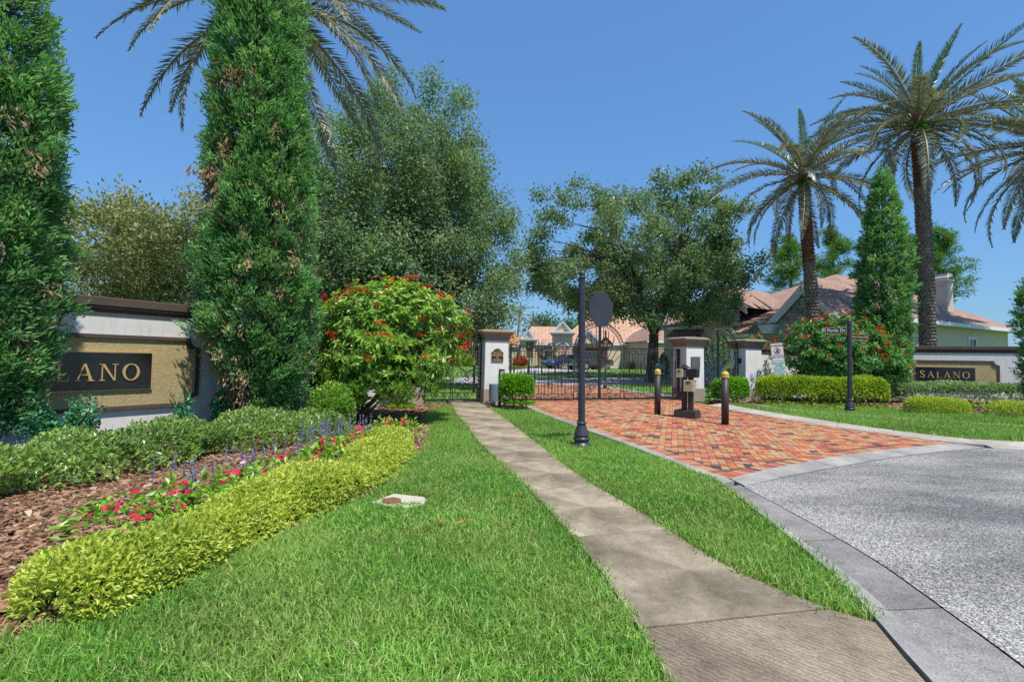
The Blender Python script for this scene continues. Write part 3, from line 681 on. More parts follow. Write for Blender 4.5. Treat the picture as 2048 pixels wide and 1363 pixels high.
# ================================================================== GATE LINE: PILLARS, WALLS, SIGNS
GA = R(19); GX, GY = math.cos(GA), math.sin(GA)
def gpos(t, dep=0.0): return (-.92 + GX * t - GY * dep, 17.14 + GY * t + GX * dep)
PW = .87
def make_pillar(label, t, base_m='taupe'):
    x, y = gpos(t + PW / 2, PW / 2); r = thing('gate_pillar', label, 'pillar', (x, y, 0), GA, 'stucco pillars along the gate line')
    mb = MB(); mb.box((0, 0, .22), (PW + .05, PW + .05, .52)); mb.build('plinth', M[base_m], r, bevel=.012)
    mb = MB(); mb.box((0, 0, 1.315), (PW, PW, 1.67), taper=.965); mb.build('shaft', M['white'], r, bevel=.01)
    mb = MB()
    mb.box((0, 0, 2.20), (PW + .03, PW + .03, .10)); mb.box((0, 0, 2.285), (PW + .08, PW + .08, .07)); mb.box((0, 0, 2.375), (PW + .08, PW + .08, .11), taper=1.24)
    mb.box((0, 0, 2.455), (PW * 1.36, PW * 1.36, .05)); mb.box((0, 0, 2.505), (PW * 1.33, PW * 1.33, .05), taper=.8)
    mb.build('cap', M['captaupe'], r, bevel=.006)
    return r
pilA = make_pillar('white gate pillar with black private property plaque', 0)
pilB = make_pillar('white gate pillar with grey square metal plate', 8.30)
pilC = make_pillar('white gate pillar joining the far garden wall', 11.27)
pilD = make_pillar('white gate pillar half hidden behind red flowering shrub', -2.97)

def text_mesh(body, size, ext=.002, align='CENTER', sx=1.0, bold=0.0):
    cu = bpy.data.curves.new('txt', 'FONT'); cu.body = body; cu.size = size; cu.extrude = ext; cu.align_x = align; cu.align_y = 'CENTER'; cu.offset = bold; cu.resolution_u = 3
    o = bpy.data.objects.new('txt', cu); COL.objects.link(o); dg = bpy.context.evaluated_depsgraph_get(); dg.update()
    me = bpy.data.meshes.new_from_object(o.evaluated_get(dg)); bpy.data.objects.remove(o); bpy.data.curves.remove(cu)
    if sx != 1.0:
        for v in me.vertices: v.co.x *= sx
    return me
def lettering(body, size, mat, parent, loc, name='lettering', ext=.002, sx=1.0, bold=0.0, rot=None):
    me = text_mesh(body, size, ext, 'CENTER', sx, bold); me.materials.clear(); me.materials.append(mat)
    return link(name, me, parent, loc, rot or (R(90), 0, 0))

# plaque on pillar A (faces local -y)
def arched(w, h, ar, n=14):
    """rectangle with shoulders and a round top, origin at the centre"""
    p = [(-w / 2, -h / 2), (w / 2, -h / 2), (w / 2, h * .30)]
    p += [(w * .36 * math.cos(q), h * .30 + ar * math.sin(q)) for q in [math.pi * k / n for k in range(n + 1)]]
    p += [(-w / 2, h * .30)]
    return p
yf = -PW / 2 * .985
pa = thing('private_property_plaque', 'black arched plaque with gold lettering on the gate pillar', 'plaque', (*gpos(PW / 2 + .01, 0), 1.64), GA)
mb = MB(); mb.prism(arched(.44, .44, .12), -.022, .012, 'xz'); mb.build('gold_edge', M['goldpaint'], pa)
mb = MB(); mb.prism(arched(.405, .40, .108), -.030, -.021, 'xz'); mb.build('board', M['black'], pa)
for i, (tx, sz) in enumerate((('PRIVATE', .082), ('PROPERTY', .082), ('NO', .062), ('FISHING', .082))):
    lettering(tx, sz, M['goldpaint'], pa, (0, -.032, .075 - .078 * i), bold=.0015)
mb = MB()
for s_ in (-1, 1): mb.tube([(s_ * .004, -.034, .142), (s_ * .03, -.034, .165), (s_ * .07, -.034, .158), (s_ * .10, -.034, .17)], .006, 5)
mb.build('bird_emblem', M['goldpaint'], pa)
pb = thing('metal_plate', 'grey square metal plate with raised text on gate pillar', 'plaque', (*gpos(8.30 + PW / 2, -.002), 1.52), GA)
mb = MB(); mb.box((0, -.008, 0), (.44, .022, .45)); mb.build('plate', M['bronze'], pb, bevel=.006)
mb = MB()
for i in range(8): mb.box((random.uniform(-.01, .01), -.0215, .15 - i * .042), (random.uniform(.26, .36), .005, .014))
mb.build('raised_lines', M['galv'], pb)
for t_, lb in ((9.17 + 2.1 - .02, 'small black gate latch box on the far pillar side'),):
    x, y = gpos(11.27, .30); q = thing('latch_box', lb, 'latch', (x, y, 1.62), GA)
    mb = MB(); mb.box((-.022, 0, 0), (.04, .12, .22)); mb.build('case', M['black'], q, bevel=.006)

def cap_profile():      # (y, z) going round; the front is -y
    return [(-.17, 0), (-.17, .10), (-.205, .115), (-.205, .15), (-.225, .165), (-.225, .30), (-.19, .315), (.19, .315), (.225, .30), (.225, .165), (.205, .15), (.205, .115), (.17, .10), (.17, 0)]
def garden_wall(name, label, p0, p1, h, capm='brown'):
    L = math.hypot(p1[0] - p0[0], p1[1] - p0[1]); a = math.atan2(p1[1] - p0[1], p1[0] - p0[0])
    r = thing(name, label, 'wall', (*p0, 0), a)
    mb = MB(); mb.box((L / 2, 0, (h - .30) / 2 - .05), (L, .28, h - .30 + .1)); mb.build('wall_body', M['white'], r)
    mb = MB(); k = h - .315; mb.prism([(y, z + k) for y, z in cap_profile()], -.02, L + .02, 'yz'); mb.build('coping', M[capm], r)
    return r
def sign_wall(name, label, p0, ang, x0, x1, cx, h, letter_m, plaque_m):
    r = thing(name, label, 'sign wall', (*p0, 0), ang)
    mb = MB(); mb.box(((x0 + x1) / 2, .15, (h - .30) / 2 - .05), (x1 - x0, .30, h - .30 + .1)); mb.build('wall_body', M['white'], r)
    k = h - .315
    mb = MB(); mb.prism([(y + .15, z + k) for y, z in cap_profile()], x0 - .05, x1 + .05, 'yz'); mb.build('coping', M['brown'], r)
    a = 1.99; zt, zb_ = 1.83, .46; nr = .20
    def outline(off):
        pts = []; aa = a - off; zt_ = zt - off; zb2 = zb_ + off
        cor = [(aa, zb2, 1, -1), (aa, zt_, 1, 1), (-aa, zt_, -1, 1), (-aa, zb2, -1, -1)]
        rr = nr
        for (ex, ez, sx, sz) in cor:
            arc = []
            for q in range(7):
                th = math.pi / 2 * q / 6
                arc.append((ex - sx * rr * math.cos(th), ez - sz * rr * math.sin(th)))
            # order along the outline (counter-clockwise)
            if (sx, sz) == (1, -1): arc = arc[::-1][::-1]; arc = [(ex - rr * math.cos(th), ez + rr * math.sin(th)) for th in [math.pi / 2 * q / 6 for q in range(7)]]
            if (sx, sz) == (1, 1): arc = [(ex - rr * math.sin(th), ez - rr * math.cos(th)) for th in [math.pi / 2 * q / 6 for q in range(7)]]
            if (sx, sz) == (-1, 1): arc = [(ex + rr * math.cos(th), ez - rr * math.sin(th)) for th in [math.pi / 2 * q / 6 for q in range(7)]]
            if (sx, sz) == (-1, -1): arc = [(ex + rr * math.sin(th), ez + rr * math.cos(th)) for th in [math.pi / 2 * q / 6 for q in range(7)]]
            pts += arc
        return [(cx + x, z) for x, z in pts]
    O, I = outline(0), outline(.065)
    mb = MB(); mb.prism(outline(.03), -.022, .01, 'xz'); mb.build('gold_panel', M['gold'], r)
    mb = MB(); n = len(O); V = []
    for pl_, yy in ((O, .004), (O, -.062), (I, -.062), (I, -.018)): V += [(p[0], yy, p[1]) for p in pl_]
    F = []
    for i in range(n):
        j = (i + 1) % n
        for q in range(3): F.append((q * n + i, q * n + j, (q + 1) * n + j, (q + 1) * n + i))
    mb._add(V, F); mb.build('panel_moulding', M['brown'], r)
    mb = MB(); mb.box((cx, -.03, 1.17), (2.28, .05, .72)); mb.build('plaque_rim', M['goldpaint'], r)
    mb = MB(); mb.box((cx, -.045, 1.17), (2.225, .05, .665)); pl = mb.build('plaque', M[plaque_m], r)
    mb = MB()
    for sx in (-1, 1):
        for sz in (-1, 1): mb.lathe([(.012, 0), (.012, .006)], (0, 0, 0), 8)
    x = cx - .95; hh = .30
    for k, ch in enumerate('SALANO'):
        hh = .33 if k == 0 else .30
        w = glyph(ch, hh, x, 1.0 + (.30 - .30), -.071, letter_m, r); x += w + .075
    return r

# --- serif capitals as raised letters
def stroke(pts, ws):
    pts = [Vector((p[0], p[1])) for p in pts]; l = []; rr = []
    for i, p in enumerate(pts):
        t = (pts[min(i + 1, len(pts) - 1)] - pts[max(i - 1, 0)]).normalized(); n = Vector((-t.y, t.x)); l.append(tuple(p + n * ws[i] / 2)); rr.append(tuple(p - n * ws[i] / 2))
    return l + rr[::-1]
def ring_quads(cx, cz, ax, az, bx, bz, n=28):
    out = []
    for i in range(n):
        q0, q1 = 2 * math.pi * i / n, 2 * math.pi * (i + 1) / n
        out.append([(cx + ax * math.cos(q0), cz + az * math.sin(q0)), (cx + ax * math.cos(q1), cz + az * math.sin(q1)), (cx + bx * math.cos(q1), cz + bz * math.sin(q1)), (cx + bx * math.cos(q0), cz + bz * math.sin(q0))])
    return out
GLY = {
    'L': (.62, [[(.09, 0), (.23, 0), (.23, 1), (.09, 1)], [(0, 0), (.6, 0), (.6, .05), (0, .05)], [(0, .95), (.32, .95), (.32, 1), (0, 1)], [(.53, .04), (.6, .04), (.62, .27), (.59, .27)]]),
    'A': (.92, [[(.42, 1), (.53, 1), (.86, 0), (.70, 0)], [(.42, 1), (.47, .93), (.15, 0), (.09, 0)], [(.24, .33), (.70, .33), (.70, .39), (.24, .39)], [(0, 0), (.26, 0), (.26, .045), (0, .045)], [(.60, 0), (.94, 0), (.94, .045), (.60, .045)]]),
    'N': (.90, [[(.10, 0), (.16, 0), (.16, 1), (.10, 1)], [(.74, 0), (.80, 0), (.80, 1), (.74, 1)], [(.08, 1), (.24, 1), (.80, 0), (.70, 0)], [(0, 0), (.27, 0), (.27, .045), (0, .045)], [(.62, .955), (.92, .955), (.92, 1), (.62, 1)], [(-.02, .955), (.22, .955), (.22, 1), (-.02, 1)]]),
    'O': (.92, ring_quads(.46, .5, .46, .52, .31, .465)),
}
_s = smooth_pl([(.53, .74), (.50, .89), (.32, .985), (.13, .91), (.08, .74), (.18, .60), (.40, .47), (.54, .33), (.52, .13), (.31, .015), (.10, .09), (.06, .28)], 2)
GLY['S'] = (.62, [stroke(_s, [.045 + .11 * abs(math.sin(math.pi * i / (len(_s) - 1))) ** 1.5 for i in range(len(_s))]), [(.52, .70), (.56, .70), (.56, 1), (.53, 1)], [(.04, 0), (.065, 0), (.09, .30), (.04, .30)]])
def glyph(ch, hh, x, z, y, mat, parent):
    w, polys = GLY[ch]; mb = MB()
    for k, p in enumerate(polys):
        e = .0 if ch == 'O' else .0012 * k
        mb.prism([(x + q[0] * hh, z + q[1] * hh) for q in p], y - .018 - e, y + .002, 'xz')
    mb.build('letter', mat, parent); return w * hh

LW0 = (-7.64, 8.55); LWA = math.atan2(.855, .518)
lw = sign_wall('entrance_sign_wall', 'entrance sign wall partly hidden by two tall junipers', LW0, LWA, -3.3, 3.05, .18, 2.5, M['goldpaint'], 'plaque')
def lw_at(s, off=0): return (LW0[0] + math.cos(LWA) * s - math.sin(LWA) * off, LW0[1] + math.sin(LWA) * s + math.cos(LWA) * off)
garden_wall('garden_wall', 'white wall with brown coping behind red flowering shrub by walking gate', lw_at(3.06, .16), gpos(-2.99, .45), 2.2)
rw = sign_wall('entrance_sign_wall', 'entrance sign wall across the drive behind clipped grey green hedge', (20.4, 23.6), R(-24), -3.3, 6.0, 0.0, 2.5, M['goldpaint'], 'plaquenavy')
garden_wall('garden_wall', 'white wall with brown coping behind leaning warning sign', gpos(12.15, .45), (20.4 - 3.32 * math.cos(R(24)) + .06, 23.6 + 3.32 * math.sin(R(24)) + .14), 2.28)

# --- wrought iron
def spiral(cx, cz, r0, turns, start, sgn=1, n=22, r1=.15):
    return [(cx + r0 * (1 - (1 - r1) * k / n) * math.cos(start + sgn * turns * 2 * math.pi * k / n), 0, cz + r0 * (1 - (1 - r1) * k / n) * math.sin(start + sgn * turns * 2 * math.pi * k / n)) for k in range(n + 1)]
def s_scroll(x0, x1, zc, r, w=.006):
    """an S lying along x as two joined spirals"""
    a = spiral(x0 + r, zc, r, 1.15, math.pi * .5, 1, 14)[::-1]; b = spiral(x1 - r, zc, r, 1.15, -math.pi * .5, 1, 14)
    mb = MB(); mb.tube(a + b, w, 4, False); return mb
def iron(mb, name, parent, loc=(0, 0, 0)): return mb.build(name, M['iron'], parent, loc=loc, fix=False)
def copy_part(src, parent, loc, sx=1):
    c = src.copy(); COL.objects.link(c); c.parent = parent; c.location = loc; c.scale = (sx, 1, 1); return c
def arch_pts(w, ztop, zs, z0, n=16):
    """upright from z0 to zs then a quarter arc to the centre line at ztop (half width w)"""
    return [(w, 0, z0), (w, 0, zs)] + [(w * math.cos(q), 0, zs + (ztop - zs) * math.sin(q)) for q in [math.pi / 2 * k / n for k in range(1, n + 1)]]
GC = gpos(4.66, .42)
def gate_leaf(label, sg):
    """sg = -1 left leaf, +1 right leaf; local x measured from the middle of the drive"""
    r = thing('drive_gate', label, 'gate', (*GC, 0), GA, 'pair of wrought iron drive gates')
    W = 3.58; AO, AI = 1.07, .93; x = lambda v: sg * v
    mb = MB(); mb.box((x(W / 2), 0, .085), (W, .05, .07)); iron(mb, 'bottom_rail', r)
    mb = MB(); mb.box((x((W + AO) / 2), 0, .27), (W - AO, .03, .03)); iron(mb, 'rail', r)
    mb = MB(); mb.box((x(AI / 2), 0, .27), (AI, .03, .03)); iron(mb, 'rail', r)
    mb = MB(); mb.box((x((W + AO) / 2), 0, 2.02), (W - AO, .045, .045)); iron(mb, 'top_rail', r)
    mb = MB(); mb.box((x((W + AO) / 2), 0, 1.83), (W - AO, .028, .028)); iron(mb, 'rail', r)
    mb = MB(); mb.box((x(W), 0, 1.06), (.06 if sg < 0 else .10, .06, 2.0)); iron(mb, 'hinge_stile', r)
    mb = MB(); mb.box((x(.025), 0, 1.45), (.045, .05, 2.75)); iron(mb, 'meeting_stile', r)
    for w_, zt, nm in ((AO, 2.97, 'outer_arch'), (AI, 2.83, 'inner_arch')):
        mb = MB(); mb.tube([(x(p[0]), 0, p[2]) for p in arch_pts(w_, zt, 1.9, .12)], .020 if w_ == AO else .016, 6); iron(mb, nm, r)
    # rings and little scrolls between the two arches
    ringm = MB(); ringm.tube(spiral(0, 0, .055, 1.3, 0, 1, 14), .010, 4, False); src = None
    am = arch_pts(1.0, 2.90, 1.9, .30, 10); tot = 0; seg = []
    for a, b in zip(am[:-1], am[1:]): seg.append((a, b, math.hypot(b[0] - a[0], b[2] - a[2])))
    Ltot = sum(s_[2] for s_ in seg); k = int(Ltot / .125)
    for i in range(k):
        d = (i + .5) * Ltot / k
        for a, b, l_ in seg:
            if d <= l_: break
            d -= l_
        px_, pz_ = a[0] + (b[0] - a[0]) * d / l_, a[2] + (b[2] - a[2]) * d / l_
        if src is None: src = iron(ringm, 'arch_scroll', r, (x(px_), 0, pz_))
        else: copy_part(src, r, (x(px_), 0, pz_), 1 if i % 2 else -1)
    # friezes of lying S scrolls
    nS = 9; step = (W - AO) / nS; sm = s_scroll(-step * .47, step * .47, 0, .06, .012); src = None
    for zc in (1.925, .185):
        for i in range(nS):
            px_ = x(AO + step * (i + .5)); s1 = 1 if i % 2 else -1
            if src is None: src = iron(sm, 'frieze_scroll', r, (px_, 0, zc))
            else: copy_part(src, r, (px_, 0, zc), s1)
    for i in range(4): copy_part(src, r, (x(.12 + .23 * i), 0, .185), 1 if i % 2 else -1)
    # upright bars with the alternating wedge and V motif
    nb = 18; st = (W - AO - .1) / nb
    full = MB(); full.tube([(0, 0, .28), (0, 0, 1.83)], .0115, 5); fsrc = None
    wedge = MB(); wedge.box((0, 0, 1.27), (.06, .025, .42), taper=.7)
    for s_ in (-1, 1): wedge.tube([(0, 0, 1.12), (s_ * .05, 0, .92), (s_ * .10, 0, .60), (s_ * .10, 0, .29)], .008, 4)
    for s_ in (-1, 1): wedge.tube(spiral(s_ * .05, 1.50, .045, 1.2, math.pi / 2 + s_ * math.pi / 2, -s_, 12), .0075, 4, False)
    vee = MB(); vee.box((0, 0, .80), (.06, .025, .42))
    for s_ in (-1, 1): vee.tube([(0, 0, .95), (s_ * .05, 0, 1.16), (s_ * .10, 0, 1.48), (s_ * .10, 0, 1.82)], .008, 4)
    for s_ in (-1, 1): vee.tube(spiral(s_ * .05, .57, .045, 1.2, math.pi / 2 + s_ * math.pi / 2, s_, 12), .0075, 4, False)
    ws = vs_ = None
    for i in range(nb):
        px_ = x(AO + .1 + st * i)
        if fsrc is None: fsrc = iron(full, 'bar', r, (px_, 0, 0))
        else: copy_part(fsrc, r, (px_, 0, 0))
        if i % 4 == 1:
            if ws is None: ws = iron(wedge, 'wedge_motif', r, (px_, .002, 0))
            else: copy_part(ws, r, (px_, .002, 0))
        if i % 4 == 3:
            if vs_ is None: vs_ = iron(vee, 'vee_motif', r, (px_, .002, 0))
            else: copy_part(vs_, r, (px_, .002, 0))
    # the lotus fan inside the arch
    for e, (tx, tz, bend) in enumerate(((.16, 2.78, .10), (.38, 2.66, .20), (.62, 2.45, .26), (.82, 2.12, .26), (.93, 1.78, .20))):
        a = Vector((.02, 0, 1.16)); b = Vector((tx, 0, tz)); m1 = a.lerp(b, .35) + Vector((bend * .55, 0, -.10)); m2 = a.lerp(b, .72) + Vector((bend * .55, 0, .02))
        pts = []
        for q in range(15):
            s_ = q / 14; pts.append((1 - s_) ** 3 * a + 3 * (1 - s_) ** 2 * s_ * m1 + 3 * (1 - s_) * s_ * s_ * m2 + s_ ** 3 * b)
        mb = MB(); mb.tube([(x(p.x), 0, p.z) for p in pts], .016, 5); iron(mb, 'lotus_rib', r)
    for (c_, rr, tn, stt, sgn_) in (((.30, 1.02), .25, .62, math.pi * .5, -1), ((.68, 1.00), .24, .60, math.pi * .95, 1), ((.28, .58), .20, 1.25, math.pi * .9, -1), ((.66, .60), .20, 1.25, math.pi * .1, 1), ((.46, .38), .12, 1.3, math.pi * .5, 1), ((.80, .84), .11, 1.3, 0, 1)):
        mb = MB(); mb.tube([(x(p[0]), 0, p[2]) for p in spiral(c_[0], c_[1], rr, tn, stt, sgn_, 24, .3 if tn > 1 else .85)], .0135, 5, False); iron(mb, 'scroll', r)
    return r
gate_leaf('black wrought iron drive gate leaf beside the private property pillar', -1)
gate_leaf('black wrought iron drive gate leaf hinged at the metal plate pillar', 1)

def walk_gate(label, t, mirrored):
    x0, y0 = gpos(t, .42); r = thing('walking_gate', label, 'gate', (x0, y0, 0), GA, 'arched wrought iron walking gates')
    AO, AI = 1.03, .90
    for w_, zt, nm, rad in ((AO, 3.02, 'outer_arch', .022), (AI, 2.87, 'inner_arch', .017)):
        for s_ in (-1, 1):
            mb = MB(); mb.tube([(s_ * p[0], 0, p[2]) for p in arch_pts(w_, zt, 1.95, .0)], rad, 6); iron(mb, nm, r)
    am = arch_pts(.965, 2.945, 1.95, .15, 10); seg = [(a, b, math.hypot(b[0] - a[0], b[2] - a[2])) for a, b in zip(am[:-1], am[1:])]; Lt = sum(s_[2] for s_ in seg); k = int(Lt / .13); src = None
    rm = MB(); rm.tube(spiral(0, 0, .052, 1.3, 0, 1, 12), .0105, 4, False)
    for s_ in (-1, 1):
        for i in range(k):
            d = (i + .5) * Lt / k
            for a, b, l_ in seg:
                if d <= l_: break
                d -= l_
            L_ = (s_ * (a[0] + (b[0] - a[0]) * d / l_), 0, a[2] + (b[2] - a[2]) * d / l_)
            if src is None: src = iron(rm, 'arch_scroll', r, L_)
            else: copy_part(src, r, L_, s_ * (1 if i % 2 else -1))
    for xx in (-.035, .035):
        mb = MB(); mb.box((xx, 0, 1.44), (.03, .04, 2.82)); iron(mb, 'meeting_stile', r)
    for zz, h_ in ((.10, .055), (.34, .03)):
        mb = MB(); mb.box((0, .003, zz), (1.8, .035, h_)); iron(mb, 'rail', r)
    for s_ in (-1, 1):
        for (bx, bz) in ((.30, 2.0), (.58, 1.95), (.84, 1.85)):      # bowed ribs that meet at top and bottom
            pts = []
            zt_ = 2.87 * 1.0 - .25 * (bx / .84) ** 2 * .6
            for q in range(17):
                f = q / 16; z = 1.22 + (2.80 - 1.22) * f; pts.append((s_ * (.05 + (bx - .05) * math.sin(math.pi * (.06 + .88 * f)) ** .8), 0, z if bx < .8 else 1.18 + (2.6 - 1.18) * f))
            mb = MB(); mb.tube(pts, .018, 5); iron(mb, 'lotus_rib', r)
        for (c_, rr, tn, stt, sg_) in (((.30, .98), .20, 1.3, math.pi * .5, -1), ((.66, .95), .17, 1.3, math.pi * .3, 1), ((.34, .58), .17, 1.3, 0, 1), ((.70, .58), .15, 1.3, math.pi, -1), ((.52, .24), .08, 1.2, 0, 1), ((.25, .24), .08, 1.2, math.pi, -1), ((.55, 1.38), .34, .5, math.pi * 1.05, 1), ((.55, .80), .10, 1.2, 1.0, 1)):
            mb = MB(); mb.tube([(s_ * p[0], 0, p[2]) for p in spiral(c_[0], c_[1], rr, tn, stt, sg_, 22, .28 if tn > 1 else .9)], .0155, 5, False); iron(mb, 'scroll', r)
    mb = MB(); mb.box((.80, 0, .82), (.085, .06, .95)); iron(mb, 'lock_stile', r)
    mb = MB(); mb.box((.93, -.05, 1.0), (.10, .03, .05)); mb.tube([(.88, -.06, 1.0), (.88, -.12, 1.0), (.80, -.12, 1.0)], .012, 6); iron(mb, 'latch', r)
    return r
walk_gate('arched iron walking gate at the end of the sidewalk', -1.05, False)
walk_gate('arched iron walking gate between the two far pillars', 9.17 + 1.05, True)

# ================================================================== STREET FURNITURE
def fluted_pole(root, h, r0, basescale=1.0, fin=True):
    s_ = basescale
    mb = MB(); mb.lathe([(.175 * s_, 0), (.18 * s_, .03), (.165 * s_, .05), (.135 * s_, .075), (.125 * s_, .10), (.15 * s_, .125), (.152 * s_, .15), (.125 * s_, .17), (.118 * s_, .18), (.138 * s_, .20), (.135 * s_, .215), (.105 * s_, .30), (.082 * s_, .37), (.078 * s_, .40), (.088 * s_, .41), (.086 * s_, .43), (r0 * 1.02, .44)], (0, 0, 0), 24)
    mb.build('base', M['pole'], root, smooth=True)
    mb = MB(); mb.lathe([(r0, .43), (r0 * .985, 1.2), (r0 * .96, 2.0), (r0 * .93, h - .14)], (0, 0, 0), 32, 1, .09, 0, 99); mb.build('fluted_shaft', M['pole'], root)
    mb = MB(); mb.lathe([(r0 * 1.06, h - .15), (r0 * 1.08, h - .13), (r0 * .8, h - .12), (r0 * .62, h - .11), (r0 * .95, h - .085), (r0 * .95, h - .06), (r0 * .7, h - .03), (r0 * .25, h - .005), (.003, h)], (0, 0, 0), 18); mb.build('finial', M['pole'], root, smooth=True)
sp = thing('stop_sign_post', 'fluted black post with octagonal sign back on the grass verge', 'sign post', (1.27, 8.97, -.02)); sp.rotation_euler = (0, R(-.5), 0)
fluted_pole(sp, 3.16, .063)
oc = [(.335 * math.cos(math.pi / 8 + k * math.pi / 4), .335 * math.sin(math.pi / 8 + k * math.pi / 4)) for k in range(8)]
a_ = R(36); mb = MB(); mb.prism(oc, -.004, .004, 'xz'); o = mb.build('octagon_panel', M['signback'], sp, loc=(.375, .17, 2.47)); o.rotation_euler = (0, 0, a_)
mb = MB(); mb.prism([(p[0] * .97, p[1] * .97) for p in oc], .0045, .006, 'xz'); o2 = mb.build('red_face', M['red'], o)
lettering('STOP', .26, M['signwhite'], o, (0, .008, 0), rot=(R(90), 0, math.pi))
mb = MB(); mb.tube([(.05, 0, 2.62), (.22, .09, 2.62)], .012, 6); mb.tube([(.05, 0, 2.32), (.22, .09, 2.32)], .012, 6); mb.build('bracket', M['pole'], sp)

for (x, y, lb) in ((4.24, 14.52, 'dark bollard with yellow dome cap standing nearest the drive gate'), (5.30, 12.42, 'dark bollard with yellow dome cap in front of the keypad stand')):
    b = thing('bollard', lb, 'bollard', (x, y, 0), 0, 'bollards guarding the keypad stand')
    mb = MB(); mb.lathe([(.088, -.05), (.088, 1.16)], (0, 0, 0), 28); mb.build('shaft', M['bollard'], b, smooth=False)
    for p in b.children[0].data.polygons: p.use_smooth = len(p.vertices) == 4
    mb = MB(); mb.lathe([(.094, 1.145), (.098, 1.15), (.098, 1.185), (.092, 1.19), (.092, 1.20), (.098, 1.21), (.094, 1.24), (.078, 1.275), (.050, 1.30), (.018, 1.312), (.003, 1.313)], (0, 0, 0), 28); mb.build('dome_cap', M['yellow'], b, smooth=True)

kz = thing('keypad_stand', 'black keypad stand with beige call boxes on the brick drive', 'keypad stand', (4.86, 13.84, 0), R(-38))
mb = MB(); mb.box((0, 0, .105), (.62, .46, .21), taper=.93); mb.build('concrete_foot', M['bollard'], kz, bevel=.02)
for dx, hh in ((-.075, 1.24), (.10, .95)):
    mb = MB(); mb.box((dx, 0, .2 + hh / 2), (.125, .125, hh)); mb.build('post', M['bollard'], kz, bevel=.004)
mb = MB(); mb.box((-.075, .0, 1.38), (.26, .26, .05), taper=.8); mb.build('hood', M['pole'], kz, bevel=.015)
mb = MB(); mb.prism([(-.17, 1.10), (.10, 1.10), (.14, 1.34), (-.17, 1.34)], .02, .30, 'yz'); mb.build('keypad_shield', M['black'], kz, bevel=.006)
for (c_, d_, nm) in (((-.155, -.13, 1.21), (.17, .20, .23), 'upper_box'), ((.115, -.16, .88), (.25, .26, .31), 'lower_box')):
    mb = MB(); mb.box(c_, d_); q = mb.build(nm, M['beige'], kz, bevel=.008)
    mb = MB(); mb.box((c_[0], c_[1] - d_[1] / 2 - .004, c_[2] + d_[2] * .28), (d_[0] * .42, .008, d_[2] * .14)); mb.build('slot', M['black'], q)
    mb = MB(); mb.box((c_[0] + d_[0] / 2 + .003, c_[1], c_[2]), (.006, d_[1] * .9, d_[2] * .94)); mb.build('door', M['beige'], q)
    mb = MB(); mb.box((c_[0] + d_[0] / 2 + .009, c_[1] - d_[1] * .25, c_[2] + .01), (.012, .03, .045)); mb.build('lock', M['galv'], q)
mb = MB(); mb.box((.02, -.07, 1.20), (.13, .05, .20)); mb.box((.02, -.07, 1.315), (.05, .03, .04)); q = mb.build('keypad', M['galv'], kz, bevel=.004)
mb = MB()
for i in range(3):
    for j in range(4): mb.box((-.012 + .03 * i, -.098, 1.145 + .035 * j), (.018, .006, .02))
mb.build('keys', M['black'], q)
mb = MB(); mb.box((-.08, -.14, .62), (.20, .16, .17)); mb.build('junction_box', M['bollard'], kz, bevel=.006)

# keypad post and operator housing beside pillar A
kp = thing('exit_keypad_post', 'small black keypad post beside grey operator housing', 'keypad post', (-.36, 15.86, 0), R(10))
mb = MB(); mb.box((0, 0, .52), (.09, .09, 1.04)); mb.build('post', M['black'], kp, bevel=.004)
mb = MB(); mb.box((.045, -.045, 1.08), (.17, .13, .19)); mb.build('case', M['black'], kp, bevel=.006)
mb = MB(); mb.box((.06, -.115, 1.06), (.125, .012, .16)); mb.build('keypad_face', M['beige'], kp, bevel=.004)
mb = MB(); mb.box((.045, -.04, 1.185), (.19, .16, .025)); mb.build('lid', M['black'], kp, bevel=.008)
oh = thing('gate_operator_housing', 'blue grey gate operator housing on concrete pad by pillar', 'operator housing', (-.56, 16.55, 0), R(19))
mb = MB(); mb.box((.06, 0, .05), (.56, .52, .14)); mb.build('concrete_pad', M['curb_tan'], oh, bevel=.01)
mb = MB(); pr = [(.155 * math.cos(q) - .0, .20 * math.sin(q)) for q in [math.pi * 2 * k / 20 for k in range(20)]]
mb.prism([(max(-.15, min(.17, p[0] * 1.25)), p[1]) for p in pr], .12, .70); mb.build('cover', M['bluegrey'], oh, bevel=.03)
mb = MB(); mb.box((-.165, -.08, .22), (.02, .05, .10)); mb.build('hasp', M['galv'], oh)

# leaning warning sign
ws_ = thing('warning_sign', 'leaning post with white warning and teal tow away signs', 'sign', (10.28, 18.96, 0), R(-14)); ws_.rotation_euler = (R(2), R(-6.2), R(-14))
mb = MB(); mb.prism([(-.03, -.012), (-.012, -.012), (-.008, .014), (.008, .014), (.012, -.012), (.03, -.012), (.03, -.006), (.016, -.006), (.012, .02), (-.012, .02), (-.016, -.006), (-.03, -.006)], -.1, 2.35); mb.build('channel_post', M['galv'], ws_)
def rrect(w, h, rad, n=5):
    p = []
    for cx, cz, a0 in ((w / 2 - rad, -h / 2 + rad, -90), (w / 2 - rad, h / 2 - rad, 0), (-w / 2 + rad, h / 2 - rad, 90), (-w / 2 + rad, -h / 2 + rad, 180)):
        p += [(cx + rad * math.cos(R(a0 + 90 * k / n)), cz + rad * math.sin(R(a0 + 90 * k / n))) for k in range(n + 1)]
    return p
def pl(poly, y0, y1, mat, nm, parent, loc): mb = MB(); mb.prism(poly, y0, y1, 'xz'); return mb.build(nm, mat, parent, loc=loc)
up = pl(rrect(.44, .68, .03), -.026, -.020, M['salmon'], 'warning_panel', ws_, (0, 0, 1.98))
pl(rrect(.40, .64, .025), -.028, -.0255, M['signwhite'], 'panel_face', up, (0, 0, 0))
lettering('WARNING', .085, M['ink'], up, (0, -.0295, .235), bold=.002)
mb = MB()
